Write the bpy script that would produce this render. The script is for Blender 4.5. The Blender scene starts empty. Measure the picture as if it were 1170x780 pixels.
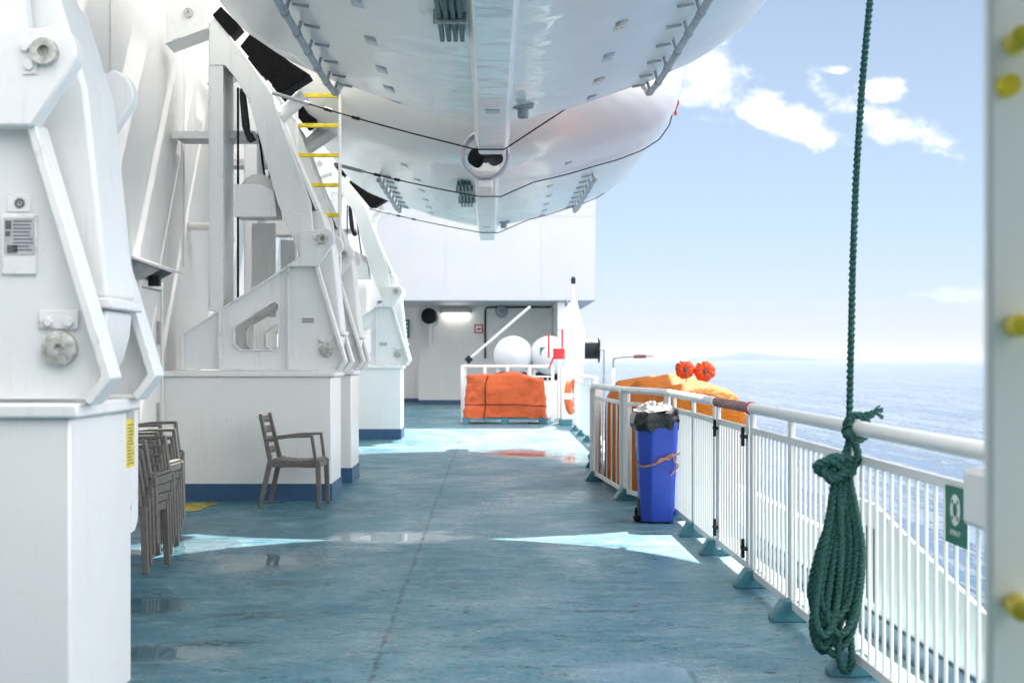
import bpy, bmesh, math, random
from mathutils import Vector, Matrix, noise, Euler
from mathutils.geometry import tessellate_polygon
R = math.radians
random.seed(7)
scene = bpy.context.scene
COL = scene.collection
WL = {}                                   # world location of each built object's origin

# ------------------------------------------------------------------ mesh builder
class MB:
    def __init__(s): s.v = []; s.f = []
    def add(s, vs, fs):
        b = len(s.v); s.v += [Vector(p) for p in vs]; s.f += [[b + i for i in f] for f in fs]; return s
    def box(s, x0, x1, y0, y1, z0, z1):
        return s.add([(x0,y0,z0),(x1,y0,z0),(x1,y1,z0),(x0,y1,z0),(x0,y0,z1),(x1,y0,z1),(x1,y1,z1),(x0,y1,z1)],
                     [[3,2,1,0],[4,5,6,7],[0,1,5,4],[1,2,6,5],[2,3,7,6],[3,0,4,7]])
    def bar(s, p, q, w, h, up=(0,0,1), w2=None, h2=None):
        p = Vector(p); q = Vector(q); d = (q-p).normalized(); up = Vector(up)
        if abs(d.dot(up)) > .98: up = Vector((0,1,0)) if abs(d.y) < .9 else Vector((1,0,0))
        a = d.cross(up).normalized(); b = a.cross(d).normalized()
        w2 = w if w2 is None else w2; h2 = h if h2 is None else h2
        vs = []
        for c, ww, hh in ((p,w,h),(q,w2,h2)):
            vs += [c-a*ww/2-b*hh/2, c+a*ww/2-b*hh/2, c+a*ww/2+b*hh/2, c-a*ww/2+b*hh/2]
        return s.add(vs, [[3,2,1,0],[4,5,6,7],[0,1,5,4],[1,2,6,5],[2,3,7,6],[3,0,4,7]])
    def cyl(s, p, q, r, r2=None, n=16):
        p = Vector(p); q = Vector(q); r2 = r if r2 is None else r2
        d = (q-p).normalized(); a = d.orthogonal().normalized(); b = d.cross(a)
        vs = []
        for c, rr in ((p,r),(q,r2)):
            vs += [c + (a*math.cos(2*math.pi*i/n) + b*math.sin(2*math.pi*i/n))*rr for i in range(n)]
        fs = [[i,(i+1)%n,n+(i+1)%n,n+i] for i in range(n)] + [list(range(n))[::-1], list(range(n,2*n))]
        return s.add(vs, fs)
    def tube(s, pts, r, n=10, closed=False, strands=0, pitch=.09, depth=.22):
        pts = [Vector(p) for p in pts]; m = len(pts)
        vs = []; fs = []; a = None; dist = 0
        for k in range(m):
            if closed: t = pts[(k+1)%m] - pts[k-1]
            else: t = pts[min(k+1,m-1)] - pts[max(k-1,0)]
            t.normalize()
            if a is None: a = t.orthogonal().normalized()
            else:
                a = a - t*a.dot(t)
                a = a.normalized() if a.length > 1e-6 else t.orthogonal().normalized()
            b = t.cross(a)
            if k: dist += (pts[k]-pts[k-1]).length
            rr = r[k] if isinstance(r,(list,tuple)) else r
            tw = 2*math.pi*dist/pitch if strands else 0
            for i in range(n):
                th = 2*math.pi*i/n
                q = rr*(1 - depth + depth*abs(math.cos(strands*th/2))*1.2) if strands else rr
                vs.append(pts[k] + (a*math.cos(th+tw) + b*math.sin(th+tw))*q)
        seg = m if closed else m-1
        for k in range(seg):
            k2 = (k+1) % m
            for i in range(n):
                j = (i+1) % n
                fs.append([k*n+i, k*n+j, k2*n+j, k2*n+i])
        if not closed:
            fs.append(list(range(n))[::-1]); fs.append(list(range((m-1)*n, m*n)))
        return s.add(vs, fs)
    def prism_y(s, poly, y0, y1, hole=None):
        loops = [poly] + ([hole] if hole else [])
        flat = [p for l in loops for p in l]; n = len(flat)
        tris = tessellate_polygon([[Vector((p[0],p[1],0)) for p in l] for l in loops])
        vs = [(p[0],y0,p[1]) for p in flat] + [(p[0],y1,p[1]) for p in flat]
        fs = []
        if hole is None:
            fs = [list(range(n)), list(range(n,2*n))[::-1]]
        else:
            for t in tris: fs += [list(t), [i+n for i in t][::-1]]
        o = 0
        for l in loops:
            m = len(l)
            for i in range(m):
                j = (i+1) % m
                fs.append([o+i, o+n+i, o+n+j, o+j])
            o += m
        return s.add(vs, fs)
    def prism_x(s, poly, x0, x1):                       # poly in (y,z)
        n = len(poly)
        return s.add([(x0,p[0],p[1]) for p in poly] + [(x1,p[0],p[1]) for p in poly],
                     [list(range(n)), list(range(n,2*n))[::-1]] + [[i,n+i,n+(i+1)%n,(i+1)%n] for i in range(n)])
    def prism_z(s, poly, z0, z1):
        n = len(poly)
        return s.add([(p[0],p[1],z0) for p in poly] + [(p[0],p[1],z1) for p in poly],
                     [list(range(n))[::-1], list(range(n,2*n))] + [[i,(i+1)%n,n+(i+1)%n,n+i] for i in range(n)])
    def ribbon_y(s, pts, y0, y1, t):                     # a flat strip standing on an open outline in xz
        pts = [Vector((p[0],p[1])) for p in pts]; m = len(pts); off = []
        for i in range(m):
            d1 = (pts[i]-pts[i-1]).normalized() if i else (pts[1]-pts[0]).normalized()
            d2 = (pts[i+1]-pts[i]).normalized() if i < m-1 else d1
            n1 = Vector((-d1.y,d1.x)); n2 = Vector((-d2.y,d2.x)); nn = (n1+n2).normalized()
            off.append(pts[i] + nn*t/max(.4, nn.dot(n1)))
        vs = []
        for a, c in zip(pts, off): vs += [(a.x,y0,a.y),(a.x,y1,a.y),(c.x,y1,c.y),(c.x,y0,c.y)]
        fs = [[4*i+j, 4*i+(j+1)%4, 4*i+4+(j+1)%4, 4*i+4+j] for i in range(m-1) for j in range(4)] + [[0,1,2,3],[4*m-1,4*m-2,4*m-3,4*m-4]]
        return s.add(vs, fs)
    def lathe(s, prof, c, axis, n=24, ref=None):         # prof (r, h) along axis
        c = Vector(c); d = Vector(axis).normalized(); a = (Vector(ref) if ref else d.orthogonal()).normalized(); b = d.cross(a)
        vs = []; m = len(prof)
        for r, h in prof:
            vs += [c + d*h + (a*math.cos(2*math.pi*i/n) + b*math.sin(2*math.pi*i/n))*max(r,1e-4) for i in range(n)]
        fs = [[k*n+i, k*n+(i+1)%n, (k+1)*n+(i+1)%n, (k+1)*n+i] for k in range(m-1) for i in range(n)]
        fs += [list(range(n))[::-1], list(range((m-1)*n, m*n))]
        return s.add(vs, fs)
    def torus(s, c, axis, Rr, r, n=40, m=12):
        c = Vector(c); d = Vector(axis).normalized(); a = d.orthogonal().normalized(); b = d.cross(a)
        return s.tube([c + (a*math.cos(2*math.pi*i/n)+b*math.sin(2*math.pi*i/n))*Rr for i in range(n)], r, m, True)
    def grid(s, fn, nu, nv, closed_u=False):
        vs = [fn(i/(nu if closed_u else nu-1), j/(nv-1)) for j in range(nv) for i in range(nu)]
        fs = []
        for j in range(nv-1):
            for i in range(nu if closed_u else nu-1):
                k = (i+1) % nu
                fs.append([j*nu+i, j*nu+k, (j+1)*nu+k, (j+1)*nu+i])
        return s.add(vs, fs)
    def build(s, name, mat, parent=None, base=None, bevel=0, ang=35, subsurf=0, solid=0):
        L = WL[parent.name] if parent else Vector(base or (0,0,0))
        me = bpy.data.meshes.new(name)
        me.from_pydata([tuple(p - L) for p in s.v], [], s.f); me.validate()
        bm = bmesh.new(); bm.from_mesh(me); bmesh.ops.recalc_face_normals(bm, faces=bm.faces); bm.to_mesh(me); bm.free()
        me.polygons.foreach_set('use_smooth', [True]*len(me.polygons)); me.set_sharp_from_angle(angle=R(ang))
        for m in (mat if isinstance(mat,(list,tuple)) else [mat]): me.materials.append(m)
        o = bpy.data.objects.new(name, me); COL.objects.link(o)
        if parent: o.parent = parent
        else: o.location = L
        WL[o.name] = L.copy()
        if solid:
            m = o.modifiers.new('solid','SOLIDIFY'); m.thickness = solid; m.offset = 0
        if bevel:
            m = o.modifiers.new('bevel','BEVEL'); m.width = bevel; m.segments = 2; m.limit_method = 'ANGLE'; m.angle_limit = R(32)
            m.harden_normals = False
        if subsurf:
            m = o.modifiers.new('sub','SUBSURF'); m.levels = subsurf; m.render_levels = subsurf
        return o

def tag(o, label=None, cat=None, group=None, kind=None):
    if label: o['label'] = label
    if cat: o['category'] = cat
    if group: o['group'] = group
    if kind: o['kind'] = kind
    return o
def thing(name, label, cat, loc=(0,0,0), group=None):
    o = bpy.data.objects.new(name, None); COL.objects.link(o); o.location = loc; o.empty_display_size = .1
    WL[o.name] = Vector(loc); return tag(o, label, cat, group)
KIDS = {}
def copy_tree(o, parent=None):
    c = o.copy(); COL.objects.link(c)
    if parent: c.parent = parent
    for ch in list(o.children): copy_tree(ch, c)
    WL[c.name] = WL[o.name].copy()
    return c
def P(px, py, d): return Vector(((px-560)/1700*d, d, 1.4-(py-411)/1700*d))   # measuring aid: a point seen at (px,py), d metres off

# ------------------------------------------------------------------ materials
class NT:
    def __init__(s, tree): s.t = tree; s.n = tree.nodes; s.l = tree.links
    def new(s, typ, **kw):
        nd = s.n.new(typ)
        for k, v in kw.items(): setattr(nd, k, v)
        return nd
    def put(s, sock, v):
        if isinstance(v, bpy.types.NodeSocket): s.l.new(v, sock)
        elif v is not None: sock.default_value = v
    def math(s, op, a, b=None, c=None, clamp=False):
        nd = s.new('ShaderNodeMath', operation=op, use_clamp=clamp)
        for i, x in enumerate((a,b,c)): s.put(nd.inputs[i], x) if x is not None else None
        return nd.outputs[0]
    def mix(s, fac, a, b, blend='MIX'):
        nd = s.new('ShaderNodeMix', data_type='RGBA', blend_type=blend)
        s.put(nd.inputs[0], fac)
        for i, x in ((6,a),(7,b)):
            if isinstance(x,(tuple,list)) and len(x) == 3: x = (*x,1)
            s.put(nd.inputs[i], x)
        return nd.outputs[2]
    def noise(s, vec, scale, detail=4, rough=.55, dist=0):
        nd = s.new('ShaderNodeTexNoise'); s.put(nd.inputs['Vector'], vec)
        nd.inputs['Scale'].default_value = scale; nd.inputs['Detail'].default_value = detail
        nd.inputs['Roughness'].default_value = rough; nd.inputs['Distortion'].default_value = dist
        return nd.outputs[0]
    def ramp(s, v, a, b, lo=0., hi=1.):
        nd = s.new('ShaderNodeMapRange', interpolation_type='SMOOTHSTEP'); s.put(nd.inputs[0], v)
        for i, x in zip((1,2,3,4),(a,b,lo,hi)): nd.inputs[i].default_value = x
        return nd.outputs[0]
    def scale(s, vec, sc):
        nd = s.new('ShaderNodeVectorMath', operation='MULTIPLY'); s.put(nd.inputs[0], vec); nd.inputs[1].default_value = sc
        return nd.outputs[0]
    def bump(s, h, strength, dist=.02, normal=None):
        nd = s.new('ShaderNodeBump'); s.put(nd.inputs['Height'], h); nd.inputs['Strength'].default_value = strength
        nd.inputs['Distance'].default_value = dist
        if normal is not None: s.put(nd.inputs['Normal'], normal)
        return nd.outputs[0]
def newmat(name):
    m = bpy.data.materials.new(name); m.use_nodes = True
    t = NT(m.node_tree); return m, t, t.n['Principled BSDF']
def obj_coord(t): return t.new('ShaderNodeTexCoord').outputs['Object']
def plain(name, col, rough=.5, metal=0, var=.15, scale=12, bump=.0, coat=0, spec=.5):
    m, t, p = newmat(name); co = obj_coord(t)
    n = t.noise(co, scale, 5)
    c = t.mix(t.ramp(n,.3,.7), tuple(x*(1-var) for x in col), tuple(min(1,x*(1+var)) for x in col))
    t.put(p.inputs['Base Color'], c)
    t.put(p.inputs['Roughness'], t.ramp(t.noise(co, scale*2.3, 3),.3,.7,rough*.8,min(1,rough*1.2)))
    p.inputs['Metallic'].default_value = metal; p.inputs['Coat Weight'].default_value = coat
    p.inputs['Specular IOR Level'].default_value = spec
    if bump: t.put(p.inputs['Normal'], t.bump(t.noise(co, scale*3, 4), bump, .01))
    return m
def paint(name, col, rough=.35, dirt=.5, rust=.5, wave=.12, edge=0):
    """brushed marine enamel: faint plate waviness, grime, run marks and rust spots"""
    m, t, p = newmat(name); co = obj_coord(t)
    broad = t.noise(co, .9, 4); fine = t.noise(co, 14, 5)
    runs = t.noise(t.scale(co,(9,9,.45)), 2.2, 5, .6)
    c = t.mix(t.ramp(broad,.35,.7), col, tuple(x*k for x, k in zip(col,(.955,.965,.95))))
    c = t.mix(t.math('MULTIPLY', t.ramp(runs,.56,.78), .30*dirt), c, (.50,.47,.40))
    c = t.mix(t.math('MULTIPLY', t.ramp(fine,.60,.75), .16*dirt), c, (.45,.43,.38))
    sp = t.math('MULTIPLY', t.ramp(t.noise(co, 5.5, 6, .7),.69,.76), t.ramp(broad,.5,.62))
    c = t.mix(t.math('MULTIPLY', sp, .75*rust), c, (.27,.13,.055))
    rr = t.math('MULTIPLY', t.ramp(t.noise(t.scale(co,(7,7,.25)), 2.6, 4, .6),.66,.8), t.ramp(t.noise(co,.7,2),.52,.66))
    c = t.mix(t.math('MULTIPLY', rr, .38*rust), c, (.42,.25,.12))
    if edge:
        bv = t.new('ShaderNodeBevel', samples=4); bv.inputs['Radius'].default_value = .016
        ge = t.new('ShaderNodeNewGeometry'); dt = t.new('ShaderNodeVectorMath', operation='DOT_PRODUCT')
        t.put(dt.inputs[0], bv.outputs[0]); t.put(dt.inputs[1], ge.outputs['Normal'])
        em_ = t.math('MULTIPLY', t.ramp(dt.outputs['Value'],.99,.90), t.ramp(t.noise(co, 7, 6, .75),.56,.64))
        c = t.mix(t.math('MULTIPLY', em_, edge), c, (.23,.13,.07))
    t.put(p.inputs['Base Color'], c)
    t.put(p.inputs['Roughness'], t.ramp(fine,.3,.7,rough*.8,rough*1.25))
    b = t.bump(t.noise(co, 1.7, 2), wave, .05)
    t.put(p.inputs['Normal'], t.bump(t.noise(co, 60, 3), .06, .004, b))
    return m

M = {}
M['white'] = paint('white_paint', (.80,.805,.80), .35, 1.1, 1.35, .12, .85)
M['wall'] = paint('wall_paint', (.80,.785,.765), .4, .9, .8, .2)
M['rail'] = paint('rail_paint', (.80,.80,.79), .35, .6, .8, .03)
M['clean'] = paint('upper_paint', (.60,.61,.64), .45, .25, .1, .1)
M['blueband'] = paint('blue_paint', (.035,.10,.20), .4, .6, .4)
M['teal'] = paint('teal_paint', (.05,.19,.24), .4, .6, .6)
M['ledge'] = paint('pale_teal_paint', (.42,.60,.60), .5, .5, .4)
M['tealplastic'] = plain('teal_plastic', (.01,.10,.095), .45)
M['black'] = plain('black_rubber', (.009,.009,.010), .8, bump=.1, spec=.12)
M['dark'] = plain('dark_metal', (.022,.024,.027), .6, spec=.2)
M['steel'] = plain('galvanised_steel', (.38,.39,.40), .45, .6, .2, 25)
M['grey'] = plain('grey_paint', (.30,.32,.34), .45)
M['greyrail'] = plain('grey_grab_rail', (.36,.39,.42), .4)
M['yellow'] = plain('yellow_paint', (.72,.56,.02), .45, var=.2)
M['yellowworn'] = plain('worn_yellow_paint', (.30,.25,.03), .6, var=.5, scale=9)
M['bin'] = plain('blue_plastic', (.022,.065,.42), .38, var=.08, scale=5, bump=.02)
M['bag'] = plain('black_bag', (.012,.013,.015), .25, bump=.3, scale=20)
M['bagwhite'] = plain('white_bag', (.11,.108,.105), .5, bump=.3, scale=20)
M['chair'] = plain('taupe_plastic', (.130,.121,.110), .5, var=.12, scale=18)
M['pink'] = plain('pink_rope', (.42,.20,.14), .8, var=.3, scale=60)
M['redbrown'] = plain('worn_red_paint', (.25,.09,.08), .5, var=.5, scale=20)
M['red'] = plain('red_paint', (.50,.02,.03), .4)
M['buoy'] = plain('lifebuoy_orange', (.75,.13,.03), .5, var=.1)
M['orange'] = plain('orange_bag', (.60,.075,.012), .55, var=.15, bump=.3, scale=15)
M['greensign'] = plain('green_sign', (.01,.16,.10), .35, var=.05)
M['signwhite'] = plain('sign_white', (.78,.79,.77), .4, var=.04)
M['plate'] = plain('data_plate', (.50,.51,.52), .35, .2, .1, 30)
M['ink'] = plain('ink_grey', (.12,.13,.15), .5)
M['tape'] = plain('reflective_tape', (.52,.57,.61), .35, .1, .12, 8)
M['tapewarm'] = plain('peeling_reflective_tape', (.68,.58,.50), .3, .1, .25, 12)
M['wire'] = plain('wire_rope', (.022,.022,.022), .85, 0, spec=.1)
M['teal_ring'] = plain('nozzle_paint', (.36,.35,.42), .35)
M['redwebbing'] = plain('red_webbing', (.45,.06,.05), .7)
M['disc'] = plain('weathered_steel_disc', (.46,.46,.42), .5, .15, .35, 30)
M['postpaint'] = paint('pale_post_paint', (.82,.84,.80), .4, .5, .3)

def rope_mat():
    m, t, p = newmat('green_rope'); co = obj_coord(t)
    n = t.noise(co, 90, 4)
    t.put(p.inputs['Base Color'], t.mix(t.ramp(n,.3,.7), (.005,.046,.040), (.016,.105,.086)))
    p.inputs['Roughness'].default_value = .75
    t.put(p.inputs['Normal'], t.bump(t.noise(co, 220, 2), .4, .004))
    return m
M['rope'] = rope_mat()
def tarp_mat(name, col, bd=.10):
    m, t, p = newmat(name); co = obj_coord(t)
    t.put(p.inputs['Base Color'], t.mix(t.ramp(t.noise(co, 2.5, 5),.3,.7), tuple(x*.82 for x in col), col))
    p.inputs['Roughness'].default_value = .7; p.inputs['Specular IOR Level'].default_value = .15
    def ridge(sc, dist): return t.math('ABSOLUTE', t.math('SUBTRACT', t.noise(co, sc, 3, .5, dist), .5))
    cr = t.math('ADD', t.math('MINIMUM', ridge(2.6, 1.4), .09), t.math('MULTIPLY', t.math('MINIMUM', ridge(6.5, 1.0), .07), .6))
    b = t.bump(cr, .7, bd)
    t.put(p.inputs['Normal'], t.bump(t.noise(co, 30, 3), .12, .01, b))
    return m
M['tarp_red'] = tarp_mat('red_orange_tarpaulin', (.60,.12,.045))
M['tarp_amber'] = tarp_mat('amber_tarpaulin', (.52,.15,.012), .10)
def hull_mat():
    m, t, p = newmat('gelcoat'); co = obj_coord(t)
    c = t.mix(t.ramp(t.noise(co,.8,4),.35,.7), (.89,.88,.845), (.86,.855,.82))
    c = t.mix(t.math('MULTIPLY', t.ramp(t.noise(t.scale(co,(3,.5,3)),2.4,5),.58,.75),.10), c, (.60,.60,.54))
    t.put(p.inputs['Base Color'], c)
    p.inputs['Roughness'].default_value = .38; p.inputs['Coat Weight'].default_value = .3; p.inputs['Coat Roughness'].default_value = .08
    t.put(p.inputs['Normal'], t.bump(t.noise(co,.9,3), .35, .06))
    t.put(p.inputs['Coat Normal'], t.bump(t.noise(co,1.1,3), .5, .07))
    return m
M['hull'] = hull_mat()

def deck_mat():
    m, t, p = newmat('deck_paint'); co = obj_coord(t)
    sx = t.new('ShaderNodeSeparateXYZ'); t.put(sx.inputs[0], co); X, Y = sx.outputs[0], sx.outputs[1]
    n1 = t.noise(co, .55, 5, .6, .4); n2 = t.noise(t.scale(co,(1.0,1.6,1)), 2.6, 6, .65, .6); n3 = t.noise(co, 11, 6, .7)
    c = t.mix(t.ramp(n1,.35,.68), (.046,.152,.205), (.088,.212,.268))
    c = t.mix(t.math('MULTIPLY', t.ramp(n2,.48,.66), .75), c, (.165,.265,.31))
    c = t.mix(t.math('MULTIPLY', t.ramp(t.noise(co, 6.5, 6, .72, .5),.56,.72), .5), c, (.28,.34,.36))
    c = t.mix(t.math('MULTIPLY', t.ramp(n3,.62,.72), .5), c, (.035,.07,.085))
    g5 = t.noise(t.scale(co,(1,.8,1)), 34, 5, .7)
    c = t.mix(t.math('MULTIPLY', t.ramp(g5,.55,.66), .7), c, (.22,.29,.315))
    c = t.mix(t.math('MULTIPLY', t.ramp(g5,.45,.34), .7), c, (.016,.05,.07))
    br = t.noise(t.scale(co,(1,1.9,1)), 2.6, 6, .7, .3)
    c = t.mix(t.math('MULTIPLY', t.ramp(br,.52,.64), .5), c, (.185,.26,.295))
    c = t.mix(t.math('MULTIPLY', t.ramp(br,.46,.34), .5), c, (.022,.085,.125))
    # scuffs and cracks
    sc = t.ramp(t.noise(t.scale(co,(1.2,2.6,1)), 4, 8, .8, 1.3), .575, .62)
    c = t.mix(t.math('MULTIPLY', sc, .75), c, (.03,.05,.06))
    c = t.mix(t.math('MULTIPLY', t.math('MULTIPLY', t.ramp(t.noise(co,1.7,6,.7),.60,.70), t.ramp(n3,.42,.6)), .55), c, (.14,.10,.075))
    wob = t.math('MULTIPLY', t.math('SUBTRACT', t.noise(co, 2.2, 5, .65), .5), 1.5)
    def blob(cx, cy, rx, ry, soft=.6):
        a = t.math('DIVIDE', t.math('SUBTRACT', X, cx), rx); b = t.math('DIVIDE', t.math('SUBTRACT', Y, cy), ry)
        d = t.math('SQRT', t.math('ADD', t.math('MULTIPLY', a, a), t.math('MULTIPLY', b, b)))
        return t.ramp(t.math('ADD', d, wob), 1.0+soft*.2, 1.0-soft)
    def any_of(ls):
        o = blob(*ls[0])
        for l in ls[1:]: o = t.math('MAXIMUM', o, blob(*l))
        return o
    pud = any_of([(-1.55,10.35,.55,.55),(-2.05,8.5,.4,.5),(-2.3,11.2,.5,.6),(.55,22.4,.8,1.3),(1.25,21.2,.35,1.6),(.75,6.6,.5,.45),(-.75,11.8,.6,.5),(-1.6,7.1,.5,.25)])
    stain = any_of([(-1.35,7.35,.28,.13,.6),(-1.62,7.33,.14,.06,.6),(-1.25,8.15,.30,.16,.8),(-1.35,9.3,.28,.22,.8),(.65,8.3,.35,.05,.6)])
    c = t.mix(t.math('MULTIPLY', pud, .45), c, (.03,.10,.13))
    c = t.mix(t.math('MULTIPLY', t.math('MULTIPLY', stain, t.ramp(t.noise(co,17,6,.8),.46,.56)), .95), c, (.018,.014,.012))
    salt = blob(-.85,12.1,.55,.5,.8)
    ring = t.math('MULTIPLY', salt, t.ramp(t.noise(co,3.4,3,.5,1.),.545,.60))
    ring = t.math('MULTIPLY', ring, t.ramp(t.noise(co,3.4,3,.5,1.),.66,.60))
    c = t.mix(t.math('MULTIPLY', ring, .45), c, (.36,.40,.41))
    # worn, lighter trampled lane and dark damp near the pedestals
    lane = t.ramp(t.noise(t.scale(co,(1,.35,1)), .8, 5, .65, .5), .50, .62)
    c = t.mix(t.math('MULTIPLY', lane, t.math('MULTIPLY', t.ramp(t.noise(co, 15, 6, .75), .42, .60), .6)), c, (.25,.325,.35))
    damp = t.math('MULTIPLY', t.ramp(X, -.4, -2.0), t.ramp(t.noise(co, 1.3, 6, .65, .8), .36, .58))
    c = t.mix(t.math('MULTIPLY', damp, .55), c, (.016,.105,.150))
    # welded seam full of dirt
    jit = t.math('MULTIPLY', t.math('SUBTRACT', t.noise(t.scale(co,(0,1,0)), 2.5, 5, .7), .5), .05)
    dx = t.math('ABSOLUTE', t.math('ADD', t.math('ADD', X, .53), jit))
    seam = t.math('MULTIPLY', t.ramp(dx,.022,.0), t.ramp(t.noise(co,9,5,.7),.38,.55))
    c = t.mix(t.math('MULTIPLY', seam, .5), c, (.03,.035,.04))
    seamd = t.math('MULTIPLY', t.ramp(dx,.12,.0), t.math('MULTIPLY', t.ramp(t.noise(co,20,5,.75),.50,.62), t.ramp(n1,.45,.6)))
    c = t.mix(t.math('MULTIPLY', seamd, .7), c, (.04,.04,.035))
    bl = t.ramp(t.noise(t.scale(co,(1,1.5,1)), 9, 8, .8, .8), .575, .61)
    c = t.mix(t.math('MULTIPLY', bl, .85), c, (.012,.018,.022))
    t.put(p.inputs['Base Color'], c); t.put(p.inputs['Specular IOR Level'], t.math('ADD', .10, t.math('MULTIPLY', pud, .35)))
    wet = t.ramp(t.noise(t.scale(co,(1,.6,1)),.9,5,.6,.5),.40,.66)
    ro = t.ramp(n2,.3,.7,.34,.55)
    ro = t.math('SUBTRACT', ro, t.math('MULTIPLY', wet, .16))
    ro = t.math('ADD', t.math('MULTIPLY', ro, t.math('SUBTRACT', 1., pud)), t.math('MULTIPLY', pud, .035))
    t.put(p.inputs['Roughness'], ro)
    hb = t.math('MULTIPLY', t.math('ADD', t.math('MULTIPLY', n3,.35), n2), t.math('SUBTRACT', 1., t.math('MULTIPLY', pud, .985)))
    t.put(p.inputs['Normal'], t.bump(t.math('SUBTRACT', hb, t.math('MULTIPLY', seam,.6)), .4, .02))
    return m
M['deck'] = deck_mat()

def sea_mat():
    m, t, p = newmat('sea_water'); co = obj_coord(t)
    p.inputs['Base Color'].default_value = (.012,.042,.088,1); p.inputs['Roughness'].default_value = .13
    p.inputs['IOR'].default_value = 1.33
    # gusts: patches of steep chop between smoother water, at several sizes
    f1 = t.noise(t.scale(co,(1.5,.13,1)), 1., 2, .6, .4); f2 = t.noise(t.scale(co,(.62,.022,1)), 1., 2, .6, .3)
    f3 = t.noise(t.scale(co,(.15,.0028,1)), 1., 3, .65, .3); f4 = t.noise(t.scale(co,(.02,.0007,1)), 1., 4, .65)
    mx = t.math('ADD', t.math('MULTIPLY', f1, .8), t.math('ADD', t.math('MULTIPLY', f2, .85), t.math('ADD', t.math('MULTIPLY', f3, .7), t.math('MULTIPLY', f4, .4))))
    g1 = t.ramp(mx, 1.315, 1.43)
    env = t.math('ADD', .10, t.math('MULTIPLY', g1, 1.0))
    b = t.noise(t.scale(co,(.85,1.0,1)), .42, 5, .62, .3); c = t.noise(co, 1.9, 4, .65)
    h = t.math('MULTIPLY', t.math('ADD', t.math('MULTIPLY', b, 1.6), t.math('MULTIPLY', c,.40)), env)
    t.put(p.inputs['Normal'], t.bump(h, 1.0, .35))
    t.put(p.inputs['Roughness'], t.math('ADD', .22, t.math('MULTIPLY', g1, .50)))
    return m
M['sea'] = sea_mat()

# ------------------------------------------------------------------ setting
tag(MB().box(-3.3,1.74,-8,47.5,-.2,0).build('deck', M['deck']), kind='structure')
tag(MB().box(1.744,2.30,-8,40,-.32,-.17).build('outboard_ledge', M['ledge']), kind='structure')
sea = MB(); sea.add([(-38000,-8000,-16),(38000,-8000,-16),(38000,38000,-16),(-38000,38000,-16)], [[0,1,2,3]])
tag(sea.build('sea', M['sea']), kind='structure')
hl = MB()
def hillfn(u, v):
    x = 3000 + u*4000; y = 25000 + v*4000
    h = 140*math.exp(-((u-.40)/.10)**2) + 95*math.exp(-((u-.56)/.12)**2) + 65*math.exp(-((u-.24)/.09)**2) + 30*math.exp(-((u-.80)/.08)**2)
    h *= math.sin(math.pi*v); h += 30*noise.noise(Vector((u*9,v*3,0)))*math.sin(math.pi*v)
    return Vector((x,y,-16 + max(-3,h - 6)))
hl.grid(hillfn, 70, 14)
tag(hl.build('hills', plain('hill_scrub',(.07,.085,.06),1.,scale=.002,spec=0)), kind='structure')
hz = MB().box(-39000,39000,-9000,39000,-17.2,175)
hm = bpy.data.materials.new('haze_air'); hm.use_nodes = True; ht = NT(hm.node_tree)
ht.n.remove(ht.n['Principled BSDF']); pv = ht.new('ShaderNodeVolumePrincipled')
pv.inputs['Color'].default_value = (.52,.62,.80,1); pv.inputs['Density'].default_value = 2.1e-5; pv.inputs['Anisotropy'].default_value = 0
ht.l.new(pv.outputs[0], ht.n['Material Output'].inputs['Volume'])
tag(hz.build('haze', hm), 'pale blue sea haze filling the air out to the horizon', kind='stuff')
# hull of the ferry below the deck
tag(MB().box(-14,2.26,-45,62,-18,-.325).build('ship_hull', M['clean']), kind='structure')

# added unseen slab and beams: shade the wall, leaving slanting sun streaks
tag(MB().box(-3.6,-2.86,3,31,7.9,8.15).build('unseen_sun_blocker', M['clean']), kind='structure')
for i, y in enumerate([4.2,5.9,7.0,8.9,10.3,11.2,13.1,14.4,15.2,17.3,18.6,20.4,21.5,23.6,25.1,27.2,29.0]):
    w = (.9,.5,1.2,.7,.35,1.2,.75,.4,1.3)[i % 9]
    tag(MB().box(-2.855,-1.75,y,y+w,7.9,8.12).build('unseen_sun_blocker', M['clean']), kind='structure')
# unseen slab and walls around the camera, added to shade the nearest davit
tag(MB().box(-3.6,2.3,-9,2.4,3.05,3.35).build('unseen_sky_blocker', M['clean']), kind='structure')
tag(MB().box(-3.3,2.3,-8.2,-7.995,-.05,3.047).build('unseen_aft_blocker', M['clean']), kind='structure')
tag(MB().box(2.12,2.27,-7.99,.6,-.169,3.047).build('unseen_side_blocker', M['clean']), kind='structure')
# outboard bulwark with freeing slots and a sloping end
bw = thing('bulwark', 'low white plate outside the railing with a sloping end and dark slots', 'bulwark', (2.2,9,-.17))
prof = [(5.6,-.04),(5.6,.12),(8.5,.58),(8.85,.58),(9.15,.27),(13.2,.25),(13.2,-.04)]
b = MB(); b.prism_x(prof, 2.19, 2.21); b.build('plate', M['white'], bw, bevel=.004)
MB().box(2.17,2.2295,5.6,13.2,-.169,-.04).build('blue_kerb', M['blueband'], bw, bevel=.004)
MB().box(2.17,2.235,9.16,13.2,.2705,.295).build('cap_strip', M['white'], bw, bevel=.004)
for i in range(9):
    y = 9.35 + i*.16
    MB().box(2.183,2.1895,y,y+.06,.0,.18).build('slot', M['dark'], bw)
for i in range(2):
    MB().box(2.183,2.1895,8.42+i*.16,8.48+i*.16,.02,.44).build('slot', M['dark'], bw)

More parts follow.
